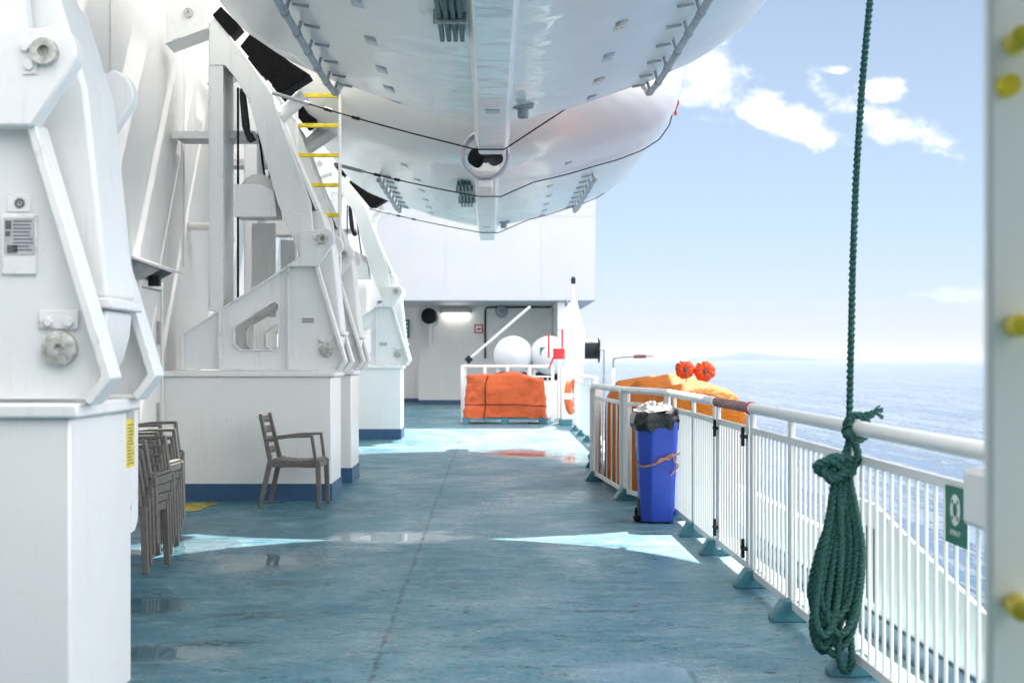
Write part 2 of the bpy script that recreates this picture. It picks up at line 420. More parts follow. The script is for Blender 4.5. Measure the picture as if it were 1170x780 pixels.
# ------------------------------------------------------------------ port side wall and its fittings
wl = thing('superstructure_wall', 'tall white side wall of the ship behind the davits', 'wall', (-3.4,20,0))
MB().box(-3.6,-3.302,-4,47,-.05,8.5).build('plating', M['wall'], wl)
for y in (12.9,16.0,21.5,24.6,30):
    MB().box(-3.302,-3.285,y,y+.03,2.4,8.4).build('weld_strip', M['wall'], wl)
dr = MB().box(-3.301,-3.262,13.86,14.72,.12,2.08).build('door', M['wall'], wl, bevel=.012)
MB().box(-3.262,-3.235,14.55,14.6,1.55,1.78).build('handle', M['steel'], dr, bevel=.005)
MB().box(-3.262,-3.24,14.55,14.6,.80,.98).build('handle', M['steel'], dr, bevel=.005)
fr = MB(); fr.box(-3.301,-3.24,13.78,13.855,0,2.16); fr.box(-3.301,-3.24,14.725,14.79,0,2.16); fr.box(-3.301,-3.24,13.8555,14.7245,2.085,2.16)
fr.build('door_frame', M['wall'], wl, bevel=.008)
MB().box(-3.3005,-3.275,-4,13.77,.0,.13).build('skirting', M['blueband'], wl)
MB().box(-3.3005,-3.275,15.9,16.9,.0,.13).build('skirting', M['blueband'], wl)
hd = thing('door_hood', 'grey sheet metal rain hood projecting over the white side door', 'hood', (-3.3,14.2,2.2))
b = MB(); b.prism_y([(-3.30,2.36),(-3.30,2.33),(-2.97,2.22),(-2.95,2.24)], 13.7, 14.35); b.build('roof_sheet', M['wall'], hd, bevel=.004)
for y in (13.75,14.3):
    MB().prism_y([(-3.3,2.32),(-3.3,2.14),(-3.22,2.14),(-3.05,2.235)], y, y+.012).build('bracket', M['grey'], hd)
MB().box(-3.24,-3.14,14.1,14.2,2.10,2.2).build('door_closer', M['dark'], hd, bevel=.01)
lm = thing('wall_lamp', 'small white deck lamp on a bent pipe above the sloping davit plate', 'lamp', (-3.3,15.6,2.8))
MB().tube([(-3.30,16.3,2.86),(-3.02,16.3,2.86),(-2.96,16.3,2.83),(-2.94,16.3,2.77)], .045, 12).build('pipe_arm', M['wall'], lm)
MB().lathe([(.06,.0),(.14,-.02),(.145,-.07),(.11,-.075)], (-2.94,16.3,2.76), (0,0,1), 20).build('shade', M['wall'], lm)
MB().lathe([(.10,-.074),(.10,-.13),(.06,-.16)], (-2.94,16.3,2.76), (0,0,1), 20).build('glass', M['grey'], lm)
MB().tube([(-2.96,16.3,2.64),(-2.98,16.25,2.3),(-2.93,16.2,1.95),(-2.86,16.2,1.85)], .008, 6).build('cable', M['grey'], lm)

# ------------------------------------------------------------------ lifeboat davit (all four are alike)
def LX(px): return (px-560)/114.9
def LZ(py): return 1.33+(411-py)/114.9
def L(pts): return [(LX(a), LZ(b)) for a, b in pts]
def arc(c, r, a0, a1, n=8): return [(c[0]+r*math.cos(R(a0+(a1-a0)*i/n)), c[1]+r*math.sin(R(a0+(a1-a0)*i/n))) for i in range(n+1)]
DAVITS = 'lifeboat davits along the deck'
def make_davit():
    r = thing('lifeboat_davit', '', 'davit', (0,0,0), DAVITS)
    W = M['white']
    # pedestal box with coaming and blue foot
    MB().box(-3.29,-1.58,.0,.95,-.1,1.18).build('pedestal', W, r, bevel=.012)
    MB().box(-3.292,-1.572,-.006,.956,-.12,.12).build('blue_foot', M['blueband'], r)
    b = MB(); b.box(-3.29,-1.545,-.03,.98,1.1805,1.237); b.build('pedestal_cap', W, r, bevel=.012)
    outer = L([(205.7,420),(205.7,379.3),(240,357),(328,301),(359,301),(391.7,410),(385,420)])
    hole = L([(266.7,374),(269,370),(311,343.5),(314,343),(317,346),(317,394),(314,397),(274,397),(267,390)])
    pin = (LX(369),LZ(271)); disc = (LX(372),LZ(398))
    for y, f in ((.07,-1),(.83,1)):
        MB().prism_y(outer, y, y+.02, hole).build('cheek_plate', W, r)
        b = MB()
        ya, yb = (.0,.17) if f < 0 else (.75,.92)
        b.ribbon_y(L([(359,301),(391.7,410),(384,420.5)]), ya, yb, .035)
        b.ribbon_y(L([(205.7,420),(205.7,379.3),(240,357),(328,301),(346,289)]), ya+.03, yb-.03, -.02)
        b.ribbon_y([(p[0],p[1]) for p in hole]+[hole[0]], ya+.04, yb-.04, .012)
        b.build('flange', W, r, bevel=.006)
        b = MB()
        yy = y-.05 if f < 0 else y+.0205
        b.box(LX(249),LX(249)+.018,yy,yy+.049,LZ(420),LZ(352)); b.build('stiffener', W, r)
        MB().box(LX(328),LX(328)+.018,yy,yy+.049,LZ(420),LZ(302)).build('stiffener', W, r)
        hp = L([(326,302.5),(343,291),(343,262)]) + [(LX(369)+.0,LZ(271)+.095)] + arc(pin,.115,75,-20,7) + L([(363,302.5)])
        y0, y1 = (-.035,.069) if f < 0 else (.851,.95)
        hb = MB().prism_y(hp, y0, y1).build('hinge_plate', W, r, bevel=.01)
        fy = y0 if f < 0 else y1
        MB().lathe([(.052,0),(.050,.035),(.022,.036),(.020,.012),(.001,.011)], (pin[0],fy,pin[1]), (0,f,0), 20).build('pin_cap', M['disc'], hb)
        b = MB()
        for dx, dz in ((-.055,.02),(-.04,-.05)):
            MB().lathe([(.022,0),(.020,.018),(.001,.019)], (pin[0]+dx-.02,fy,pin[1]+dz), (0,f,0), 6).build('bolt', W, hb, bevel=.003)
        MB().box(pin[0]-.085,pin[0]-.03,fy-.008 if f<0 else fy,fy if f<0 else fy+.008,pin[1]-.082,pin[1]-.035).build('locking_tab', W, hb)
        # pivot disc at the foot
        fy = .069 if f < 0 else .851
        MB().lathe([(.068,0),(.066,.03),(.055,.036),(.018,.036),(.014,.022),(.001,.021)], (disc[0],fy,disc[1]), (0,f,0), 28).build('pivot_disc', M['disc'], r)
        b = MB(); b.box(disc[0]-.08,disc[0]+.07,min(fy,fy+f*.012),max(fy,fy+f*.012),disc[1]+.074,disc[1]+.145); b.build('pivot_bracket', W, r, bevel=.003)
        b = MB()
        for k in (-.045,.035): MB().lathe([(.02,0),(.017,.02),(.001,.021)], (disc[0]+k,fy+f*.012,disc[1]+.10), (0,f,0), 8).build('bolt', W, r)
    # swinging arm: lower box leg, collar, curved heel, wide upper jib
    lower = [(-1.497,1.644),(-1.583,2.47),(-1.70,2.86),(-2.10,2.86),(-1.93,2.5),(-1.72,1.9),(-1.69,1.644)]
    MB().prism_y(lower, .23, .69).build('arm_leg', W, r, bevel=.02)
    MB().prism_y([(-1.475,1.643),(-1.475,1.60),(-1.72,1.60),(-1.72,1.643)], .20, .72).build('collar', W, r, bevel=.008)
    heel = [(-1.505,1.599),(-1.515,1.50),(-1.54,1.40),(-1.59,1.325),(-1.66,1.30),(-1.72,1.34),(-1.72,1.45),(-1.70,1.599)]
    MB().prism_y(heel, .25, .67).build('heel', W, r, bevel=.02)
    upper = [(-1.775,2.64),(-1.80,2.92),(-2.20,4.02),(-2.75,4.80),(-2.82,4.72),(-2.82,4.30),(-2.66,4.30),(-2.56,4.18),(-2.42,3.95),(-2.13,2.92),(-1.92,2.42),(-1.83,2.42)]
    for y0, y1 in ((.12,.20),(.70,.78)):
        MB().prism_y(upper, y0, y1).build('jib_plate', W, r, bevel=.008)
    b = MB(); b.ribbon_y([(-1.73,2.87),(-2.225,4.01),(-2.77,4.76)], .2005, .6995, .03); b.build('jib_web', W, r)
    MB().prism_y([(-1.80,2.9),(-2.06,2.9),(-2.35,3.85),(-2.20,3.85)], .40, .50).build('jib_box', W, r, bevel=.01)
    # black chafing pad between jib and boat, with a white gap
    pad = L([(318,103),(353,81),(330,66),(305,46),(284,33),(272,48)])
    MB().prism_y([(a,c) for a, c in pad], .10, .42).build('chafing_pad', M['black'], r, bevel=.012)
    MB().prism_y(L([(260,36),(272,24),(250,2),(240,12)]), .10, .42).build('chafing_pad', M['black'], r, bevel=.012)
    st = MB(); st.cyl((LX(306),.5,LZ(128)),(LX(340),.5,LZ(96)),.075); st.build('buffer_strut', W, r)
    # fixed king post, wall bracket and winch sheaves
    MB().box(-2.81,-2.68,.13,.16,LZ(352),4.66).build('king_post', W, r)
    MB().box(-2.83,-2.6805,.1605,.75,LZ(352),4.60).build('king_post', W, r)
    b = MB(); b.prism_y(L([(187,46),(236,28),(237,-8),(187,-8)]), .1, .13); b.build('wall_bracket', W, r, bevel=.004)
    b = MB(); b.prism_y(L([(187,46.5),(236,28.5),(236,27),(187,45)]), .05, .5); b.build('wall_bracket', W, r)
    MB().lathe([(.05,0),(.048,.02),(.02,.021),(.018,.01),(.001,.01)], (LX(213),.10,LZ(10)), (0,-1,0), 14).build('bolt', M['disc'], r)
    b = MB(); b.prism_y([(-2.58,2.79),(-2.58,3.12),(-2.3,3.12),(-2.18,3.05),(-2.15,2.79)], .2, .32); b.prism_y([(-2.58,2.79),(-2.58,3.12),(-2.3,3.12),(-2.18,3.05),(-2.15,2.79)], .5, .62)
    b.build('sheave_block', W, r, bevel=.008)
    MB().lathe([(.17,0),(.19,.02),(.155,.06),(.155,.10),(.19,.14),(.17,.16)], (-2.36,.33,3.05), (0,1,0), 28).build('sheave', M['white'], r)
    b = MB(); b.box(-3.28,-2.42,.55,1.15,3.66,3.69); b.build('platform', M['grey'], r)
    b = MB(); b.box(-3.28,-2.42,.52,.549,3.63,3.705); b.build('platform_edge', W, r)
    b = MB(); b.tube([(-2.5,.2,4.08),(-2.49,.2,3.98),(-2.46,.2,3.7),(-2.43,.2,3.55)], [.025,.035,.04,.015], 10); b.cyl((-2.43,.2,3.62),(-2.39,.2,3.55),.035)
    b.build('hook_block', M['dark'], r)
    b = MB(); b.cyl((-2.55,.25,1.9),(-2.55,.25,4.1),.012,n=8); b.cyl((-2.30,.5,3.1),(-2.45,.5,4.2),.012,n=8); b.build('fall_wire', M['wire'], r)
    MB().box(-2.5,-2.25,.80,.83,1.8,2.78).build('back_plate', W, r)
    return r
dv = make_davit()
tag(dv, 'white davit nearest the camera at the left edge, with data plates', 'davit')
DZ = {}
davit_spots = [(5.6,0,None),(14.8,.05,'white davit with trapezoid window standing behind the single chair'),
               (16.95,.05,'slim white davit half hidden right behind the one with the trapezoid window'),
               (26.3,.06,'farthest white davit standing alone before the sunlit deck')]
davits = []
for i, (y, z, lab) in enumerate(davit_spots):
    o = dv if i == 0 else copy_tree(dv)
    o.location = (0,y,z)
    if lab: o['label'] = lab
    davits.append(o); WL[o.name] = Vector((0,y,z))
# things that only one davit carries
def on(d, mb, name, mat, **k): return mb.build(name, mat, d, **k)
d0 = davits[0]
for ch_ in list(d0.children):
    if ch_.name.startswith('blue_foot'): bpy.data.objects.remove(ch_)
b = MB(); b.box(-1.605,-1.5805,6.5505,6.68,.70,1.179); b.prism_x([(6.5505,.7),(6.5505,.64),(6.62,.645),(6.66,.67),(6.68,.7)], -1.605,-1.5805); on(d0, b, 'side_plate', M['white'])
yl = on(d0, MB().box(-1.5803,-1.578,6.46,6.60,.93,1.14), 'warning_label', M['yellow'])
on(d0, MB().box(-1.5803,-1.578,6.46,6.60,1.141,1.175), 'label_head', M['plate'])
b = MB()
for k in range(13): b.box(-1.578,-1.5772,6.475,6.585-.02*(k%3),.945+k*.014,.950+k*.014)
b.build('label_text', M['ink'], yl)
def pl(px0,py0,px1,py1,y,t=.004):
    a = P(px0,py1,y); c = P(px1,py0,y); return (a.x,c.x,y-t,y,a.z,c.z)
sp = on(d0, MB().box(*pl(8,222,36,242,5.669)), 'symbol_plate', M['signwhite'], bevel=.002)
c = P(22,232,5.66)
MB().torus((c.x,5.6635,c.z),(0,1,0),.013,.004,24,6).build('symbol', M['ink'], sp)
b = MB()
for k in range(12):
    a = 2*math.pi*k/12; b.box(c.x+.019*math.cos(a)-.002,c.x+.019*math.cos(a)+.002,5.662,5.665,c.z+.019*math.sin(a)-.002,c.z+.019*math.sin(a)+.002)
b.cyl((c.x,5.665,c.z),(c.x,5.662,c.z),.005); b.build('symbol', M['ink'], sp)
dp = on(d0, MB().box(*pl(2,245,43,314,5.669,.012)), 'plate_holder', M['white'], bevel=.006)
d2 = MB().box(*pl(5,249,40,291,5.657,.003)).build('data_plate', M['plate'], dp)
b = MB()
rr = random.Random(3)
for k in range(9):
    y0 = 252+k*4.1; b.box(*pl(15,y0,38-rr.random()*6,y0+1.6,5.654,.0008))
b.box(*pl(6,252,13,262,5.654,.0008)); b.box(*pl(6,264,12,270,5.654,.0008)); b.box(*pl(8,280,20,289,5.654,.0008))
b.build('data_text', M['ink'], d2)
def small_plate(d, cx, cz, y, w=.16, h=.07):
    s = on(d, MB().box(cx-w/2,cx+w/2,y-.004,y,cz-h/2,cz+h/2), 'name_plate', M['signwhite'])
    b = MB()
    for k in (.4,-.0,-.4): b.box(cx-w*.38,cx+w*.36,y-.0048,y-.004,cz+k*h*.6-.005,cz+k*h*.6+.005)
    b.build('plate_text', M['ink'], s)
q = P(352,366,14.87); small_plate(davits[1], q.x, q.z, 14.869)
q = P(438,393,26.37); small_plate(davits[3], q.x, q.z, 26.369, .18, .09)

# ------------------------------------------------------------------ lifeboats
BL = 10.35; HZ = 3.60
SEC = [(0,0),(.20,.02),(.45,.06),(.75,.12),(1.05,.195),(1.35,.285),(1.68,.38),(1.95,.49),(2.15,.62),(2.28,.80),(2.35,1.08),(2.38,1.45),(2.38,1.80),(2.47,1.84),(2.47,1.92),(2.33,1.98),(2.12,2.4),(1.75,2.85),(1.3,3.15),(.7,3.28),(0,3.32)]
def hull_pt(s, y):                       # s along the section, y along the boat
    k = s*(len(SEC)-1); i = min(int(k), len(SEC)-2); f = k-i
    x = SEC[i][0]*(1-f)+SEC[i+1][0]*f; z = SEC[i][1]*(1-f)+SEC[i+1][1]*f
    eb = max(0,min(1,(BL-y)/3.0)); es = max(0,min(1,y/2.2))
    w = (1-(1-eb)**2.1)**(1/2.1) * (.30+.70*(1-(1-es)**2.4)**(1/2.4))
    low = max(0,1-z/1.8)
    lift = .62*(1-max(0,min(1,(BL-y)/1.5)))**2.2*low + .45*(1-max(0,min(1,y/1.3)))**2*low
    top = max(0,(z-1.95))
    z2 = z+lift - top*(.65*(1-eb)**2+.45*(1-es)**2)
    rake = max(0,z-.5)*.27
    y2 = y + rake*(1-min(1,y/3.0))**1.2 - .7*rake*max(0,1-(BL-y)/3.0)**1.2
    return Vector((x*w, y2, HZ+z2))
def hull_at(x, y):                       # the bottom's height and normal over a point
    best = None; sg = 1 if x >= 0 else -1; prev = None
    for k in range(0,401):
        p = hull_pt(k/400*.62, y)
        if p.x >= abs(x): best = (p, prev or p); break
        prev = p
    if best is None: best = (p, prev)
    p, pr = best; t = (p-pr); n = Vector((t.z,0,-t.x)); n = n.normalized() if n.length > 1e-6 else Vector((0,0,-1))
    return Vector((sg*abs(x) if abs(x) <= p.x else sg*p.x, y, p.z)), Vector((n.x*sg,0,n.z))
BOATS = 'enclosed lifeboats hung above the deck'
def make_boat():
    r = thing('lifeboat', '', 'lifeboat', (0,0,HZ), BOATS)
    H = M['hull']; ns = 84
    ys = [0,.02,.06,.12,.2,.3,.45,.6,.8,1.0,1.25,1.5] + [1.5+(BL-3.0-1.5)*i/12 for i in range(1,13)] + [BL-3.0*(1-k) for k in (.1,.2,.3,.4,.5,.6,.68,.76,.83,.89,.94,.97,.988,.997,1)]
    b = MB(); half = 63
    vs = []; fs = []
    for y in ys:
        ring = [hull_pt(k/half, y) for k in range(half+1)]
        full = ring + [Vector((-p.x,p.y,p.z)) for p in reversed(ring[1:-1])]
        vs += full
    n = 2*half
    for j in range(len(ys)-1):
        for i in range(n): fs.append([j*n+i, j*n+(i+1)%n, (j+1)*n+(i+1)%n, (j+1)*n+i])
    fs.append(list(range(n))); fs.append([(len(ys)-1)*n+i for i in range(n)][::-1])
    b.add(vs, fs); b.build('hull', H, r, ang=50)
    k = MB()
    for (y0,z0,w0),(y1,z1,w1) in (((.75,3.50,.125),(BL-.02,3.50,.13)),):
        top = 3.66
        k.add([(-w0,y0,z0),(w0,y0,z0),(w0+.05,y0,top),(-w0-.05,y0,top),(-w1,y1,z1),(w1,y1,z1),(w1+.05,y1-.12,top),(-w1-.05,y1-.12,top)],
              [[3,2,1,0],[4,5,6,7],[0,1,5,4],[1,2,6,5],[2,3,7,6],[3,0,4,7]])
    k.build('keel', H, r, bevel=.012)
    # propeller in its ring nozzle
    py, pz = .02, 3.58
    nz = MB().lathe([(.245,-.10),(.262,-.09),(.262,.12),(.245,.14),(.225,.12),(.222,-.05)], (0,py,pz), (0,1,0), 40)
    nz.f = nz.f[:-2]; n = 40
    for i in range(n): nz.f.append([5*n+i, 5*n+(i+1)%n, (i+1)%n, i])
    nzo = nz.build('propeller_nozzle', M['teal_ring'], r)
    MB().lathe([(.001,-.10),(.03,-.09),(.045,-.05),(.045,.30)], (0,py,pz), (0,1,0), 16).build('propeller_hub', M['dark'], nzo)
    for kx in range(3):
        a0 = R((196,344,90)[kx])
        def blade(u, v):
            rr = .03+.165*v; wd = .105*math.sin(math.pi*min(1,.22+.72*v))*1.25
            s = (u-.5)*2*wd; ca, sa = math.cos(a0), math.sin(a0); tw = .9-.45*v
            return Vector((ca*rr - sa*s*math.cos(tw), py+s*math.sin(tw), pz+sa*rr + ca*s*math.cos(tw)))
        MB().grid(blade, 9, 9).build('propeller_blade', M['dark'], nzo, solid=.012, subsurf=1)
    b = MB(); b.box(-.075,.075,py-.05,.75,3.235,3.315); b.build('skeg_shoe', H, nzo, bevel=.01)
    b = MB(); b.bar((0,.1,3.84),(0,.4,4.05),.09,.2); b.build('nozzle_bracket', H, nzo)
    # grab rails along the bilge
    for sx in (-1,1):
        ya, yb = BL-6.2, BL-.95; xs = []
        pts = []
        for i in range(25):
            y = ya+(yb-ya)*i/24; p, nn = hull_at(sx*1.42, y); pts.append(p+nn*.10)
        g = MB().tube(pts, .028, 10).build('grab_rail', M['greyrail'], r)
        for i in range(9):
            b = MB()
            y = ya+(yb-ya)*i/8; p, nn = hull_at(sx*1.42, y); q = p+nn*.10
            b.cyl(p-nn*.02, q, .014, n=8)
            b.cyl(q-Vector((0,.035,0)), q+Vector((0,.035,0)), .034, n=10)
            b.cyl(p+nn*.03-Vector((sx*.03,0,0)), p+nn*.045+Vector((-sx*.15,0,-.01)), .011, n=8)
            b.build('rail_bracket', M['greyrail'], g)
    # reflective tape squares stuck on the bottom
    rr = random.Random(5)
    for i, (x, y) in enumerate([(-.90,4.9),(-.90,6.1),(-.90,7.2),(-.90,8.1),(-.9,9.0),(-.9,3.7),(.86,4.3),(.90,5.6),(.9,6.7),(.9,7.7),(.9,8.6),(-1.0,2.4),(1.0,2.2)]):
        w, h = .042, .15
        vs = []
        for a in (-1,1):
            for c2 in (-1,1):
                p, nn = hull_at(x+a*w, y+c2*h); vs.append(p+nn*.004)
        MB().add(vs, [[0,1,3,2]]).build('reflective_tape', M['tapewarm'] if i in (6,7,9) else M['tape'], r, solid=.002)
    # keel cooler pipes beside the keel
    kc = MB()
    for i in range(4): kc.box(-.36+i*.045,-.33+i*.045,2.6,5.25,3.565,3.615)
    kco = kc.build('keel_cooler', M['tealplastic'], r, bevel=.006)
    for y in (3.2,4.6): MB().box(-.385,-.17,y,y+.05,3.552,3.64).build('cooler_clamp', M['steel'], kco)
    for x, y in ((.27,8.2),):
        p, nn = hull_at(x, y)
        MB().lathe([(.10,.01),(.09,-.02),(.05,-.03),(.05,-.10),(.035,-.11)], p, (0,0,1), 20).build('drain_valve', M['grey'], r)
    MB().box(-.06,.06,7.6,7.78,3.492,3.4995).build('zinc_anode', M['plate'], r, bevel=.003)
    return r
bt = make_boat()
bt.location = (.02,4.9,HZ); bt['label'] = 'big white lifeboat overhead, nearest the camera, seen from below'
bt2 = copy_tree(bt); bt2.location = (-.05,15.86,HZ); bt2['label'] = 'white lifeboat farther along the deck, with propeller ring facing the camera'
WIRES = 'gripe wires slung under the lifeboats'
def gripe(y, off, label, start):
    a = Vector(start); yl = y-off; pts = []
    k0 = Vector((-.14,y,3.484)); k1 = Vector((.14,y,3.484)); xm = max(hull_pt(k/200*.62,yl).x for k in range(201)); e = Vector((min(1.95,xm-.05),y,4.28))
    for i in range(22):
        u = i/22; q = a.lerp(k0,u); p, nn = hull_at(q.x, yl)
        pts.append(Vector((q.x,q.y,min(q.z-.02*math.sin(math.pi*u), p.z-.012))))
    pts += [k0, k1]
    for i in range(1,23):
        u = i/22; q = k1.lerp(e,u); p, nn = hull_at(q.x, yl)
        pts.append(Vector((q.x,q.y,min(q.z, p.z-.012))))
    for k in range(201):
        q = hull_pt(k/200*.62,yl)
        if q.x > e.x and q.z > pts[-1].z-.02 and q.z < HZ+1.75 and k % 3 == 0:
            q2 = hull_pt((k+1)/200*.62,yl); nn = Vector((q2.z-q.z,0,-(q2.x-q.x))).normalized()
            pts.append(Vector((q.x,y,q.z))+nn*.012)
    g = thing('gripe_wire', label, 'wire', tuple(a), WIRES)
    MB().tube(pts, .0075, 8).build('wire_rope', M['wire'], g)
    MB().cyl(pts[0], pts[4], .02, n=10).build('turnbuckle', M['steel'], g)
    for k in (6,9): MB().cyl(pts[k]-(pts[k+1]-pts[k]).normalized()*.04, pts[k]+(pts[k+1]-pts[k]).normalized()*.04, .018, n=8).build('wire_clamp', M['dark'], g)
    return g
gripe(14.75, 4.9, 'dark wire slung under the bow of the nearest lifeboat', (-2.16,14.78,4.05))
g2 = gripe(19.0, 15.80, 'dark wire slung under the stern of the farther lifeboat, red lashing at its end', (-1.80,17.2,3.66))
b = MB(); b.tube([(2.34,19.0,4.55),(2.40,19.0,4.68),(2.36,18.97,4.8),(2.42,19.0,4.95)], .018, 8); b.tube([(2.37,19.0,4.52),(2.35,19.0,4.68),(2.41,19.02,4.8),(2.37,19.0,4.95)], .018, 8)
b.build('lashing', M['redwebbing'], g2)
gripe(24.4, 15.80, 'dark wire slung under the far bow of the farther lifeboat', (-2.12,26.2,4.06))
# hinged stopper reaching from the second davit to the farther boat
st = thing('boat_stopper', 'white tubular arm with a black padded plate pressing on the farther lifeboat', 'stopper', (-2.15,17.6,3.9))
MB().cyl((-2.20,17.4,3.82),(-1.72,17.4,4.14), .07).build('strut', M['white'], st)
b = MB(); b.bar((-1.80,17.4,4.30),(-1.60,17.4,4.02),.34,.05,(0,0,1)); b.build('pad', M['black'], st, bevel=.01)

# rope ladder with yellow rungs
ld = thing('boarding_ladder', 'hanging ladder with yellow rungs beside the middle davits', 'ladder', (-1.9,16.3,2.0))
for x in (-2.12,-1.645):
    MB().cyl((x,16.3,2.35),(x,16.3,4.5),.018,n=10).build('side_rail', M['white'], ld)
for k in range(6):
    z = 2.66+k*.3262
    MB().box(-2.10,-1.66,16.28,16.32,z-.022,z+.022).build('rung', M['yellow'], ld, bevel=.006)

# ------------------------------------------------------------------ chairs
def make_chair():
    r = thing('armchair', '', 'chair', (0,0,0), None)
    C = M['chair']
    for sy in (-1,1):
        y = sy*.245
        b = MB(); b.bar((.27,y,0),(.255,y*.98,.44),.036,.040,(1,0,0),.05,.05); b.build('leg', C, r, bevel=.006)
        b = MB(); b.bar((-.30,y,0),(-.20,y*.95,.44),.036,.042,(1,0,0),.045,.05); b.build('leg', C, r, bevel=.006)
        b = MB(); b.bar((-.20,y*.95,.441),(-.30,y*.88,.885),.040,.045,(1,0,0),.03,.032); b.build('back_post', C, r, bevel=.006)
        b = MB()
        pts = [(-.235,y*.98,.645),(.0,y*1.06,.675),(.19,y*1.08,.68)]
        for p, q in zip(pts, pts[1:]): b.bar(p, q, .045, .024)
        b.bar((.20,y*1.08,.690),(.235,y*1.0,.44),.042,.028,(1,0,0))
        b.build('armrest', C, r, bevel=.006)
        b = MB(); n = 12                                   # curved seat side rail
        up = []; lo = []
        for i in range(n+1):
            u = i/n; x = -.20+.47*u; z = .452-.022*math.sin(math.pi*u)
            up.append((x,z)); lo.append((x,z-.055-.02*math.cos(2*math.pi*u)*.5))
        b.prism_y(up+lo[::-1], y*.95-.016, y*.95+.016); b.build('seat_rail', C, r, bevel=.004)
    b = MB()
    for i in range(8):
        u = (i+.5)/8; x = -.19+.46*u; z = .456-.022*math.sin(math.pi*u)
        b.box(x-.023,x+.023,-.215,.215,z-.009,z+.009)
    b.box(.24,.272,-.215,.215,.385,.44)
    b.build('seat', C, r, bevel=.004)
    b = MB()
    for i in range(4):
        z = .535+i*.098; x = -.20-.10*(z-.44)/.445
        def sl(u, v):
            yy = (u-.5)*.44; return Vector((x-.014-.022*(1-(2*u-1)**2)-.017*(v-.5), yy, z+(v-.5)*.062))
        b.grid(sl, 9, 3)
    b.build('backrest', C, r, solid=.014)
    return r
ch = make_chair()
ch.location = (-1.87,14.32,0); ch.rotation_euler = (0,0,R(-3)); ch['label'] = 'single taupe slatted armchair standing alone before the white pedestal'; ch['group'] = 'taupe garden armchairs'
stacks = [((-2.50,9.98),'nearest',4),((-2.66,11.05),'middle',4),((-2.93,12.38),'farthest',4)]
pos = ['bottom','second from the bottom','second from the top','top']
for (x, y), nm, n in stacks:
    for k in range(n):
        c = copy_tree(ch); c.location = (x+.012*k,y+.02*k,.062*k); c.rotation_euler = (0,0,R(-4+k*.8))
        c['label'] = '%s chair of the %s stack of taupe armchairs by the left wall' % (pos[k], nm)
tag(MB().prism_z([(-3.25,13.75),(-2.72,13.75),(-2.65,14.55),(-3.25,14.55)], .0035, .005).build('deck_marking', M['yellowworn'], base=(-3,14.1,.004)),
    'worn yellow painted patch on the deck before the side door', 'marking')

# ------------------------------------------------------------------ railings
RAILS = 'white railings along the deck edge'
def along(pts, s):
    for p, q in zip(pts, pts[1:]):
        l = (q-p).length
        if s <= l+1e-6: return p+(q-p)*min(1,s/l)
        s -= l
    return pts[-1]
def railing(name, label, pts, posts, cat='railing', group=RAILS, step=.118, feet=True, top_r=.034, h=1.10, sub=.965, bottom=.09, post_w=.085, parts_top=True, wide=None):
    pts = [Vector((a,c,0)) for a, c in pts]
    tot = sum((q-p).length for p, q in zip(pts, pts[1:]))
    r = thing(name, label, cat, tuple(pts[0]), group)
    Z = Vector((0,0,1)); W = M['rail']
    if parts_top:
        MB().tube([p+Z*h for p in pts], top_r, 16).build('top_rail', W, r)
    for nm, z, w, hh in (('mid_rail',sub,.022,.040),('bottom_rail',bottom,.022,.045)):
        b = MB()
        for p, q in zip(pts, pts[1:]): b.bar(p+Z*z, q+Z*z, w, hh)
        b.build(nm, W, r, bevel=.003)
    ps = []
    for s in posts:
        p = along(pts, s); d = (along(pts, min(tot,s+.05))-along(pts, max(0,s-.05))).normalized()
        ps.append(s)
        b = MB(); ww = wide or post_w
        n = Vector((-d.y,d.x,0))
        b.add([p-d*ww/2-n*.012+Z*.06, p+d*ww/2-n*.012+Z*.06, p+d*ww/2+n*.012+Z*.06, p-d*ww/2+n*.012+Z*.06,
               p-d*ww/2-n*.012+Z*(h-.02), p+d*ww/2-n*.012+Z*(h-.02), p+d*ww/2+n*.012+Z*(h-.02), p-d*ww/2+n*.012+Z*(h-.02)],
              [[3,2,1,0],[4,5,6,7],[0,1,5,4],[1,2,6,5],[2,3,7,6],[3,0,4,7]])
        b.build('post', W, r, bevel=.004)
        if feet:
            b = MB()      # teal gusset foot, sloping towards the deck
            prof = [(-.105,0),(.115,0),(.115,.02),(.05,.115),(-.03,.115),(-.105,.03)]
            hw = .06
            vs = []
            for e in (-1,1):
                for a, z in prof: vs.append(p + n*(a if True else 0) + d*hw*e + Z*z)
            m = len(prof)
            b.add(vs, [list(range(m)), list(range(m,2*m))[::-1]] + [[i,m+i,m+(i+1)%m,(i+1)%m] for i in range(m)])
            b.build('foot', M['teal'], r, bevel=.006)
    nb = max(1,int(round(tot/step)))
    for i in range(1,nb):
        s = tot*i/nb
        if any(abs(s-x) < .05 for x in ps): continue
        p = along(pts, s)
        MB().cyl(p+Z*(bottom+.02), p+Z*(sub-.018), .0085, n=8).build('baluster', W, r)
    return r
X0 = 1.62
near = railing('guard_rail', 'nearest stretch of white railing, with the green rope tied to it', [(X0,4.7),(X0,9.2)], [.0,1.93,3.3,4.47])
MB().box(X0-.045,X0+.10,4.60,4.97,.85,1.045).build('junction_box', M['rail'], near, bevel=.02)
gate = railing('railing_gate', 'white railing gate with black latches and a worn red-brown top rail', [(X0,9.26),(X0,10.62)], [.06,1.30], cat='gate', feet=False, parts_top=False, bottom=.11)
MB().cyl((X0,9.24,1.10),(X0,10.62,1.10),.035).build('top_rail', M['redbrown'], gate)
MB().cyl((X0,9.22,1.10),(X0,9.26,1.10),.041).build('collar', M['red'], gate)
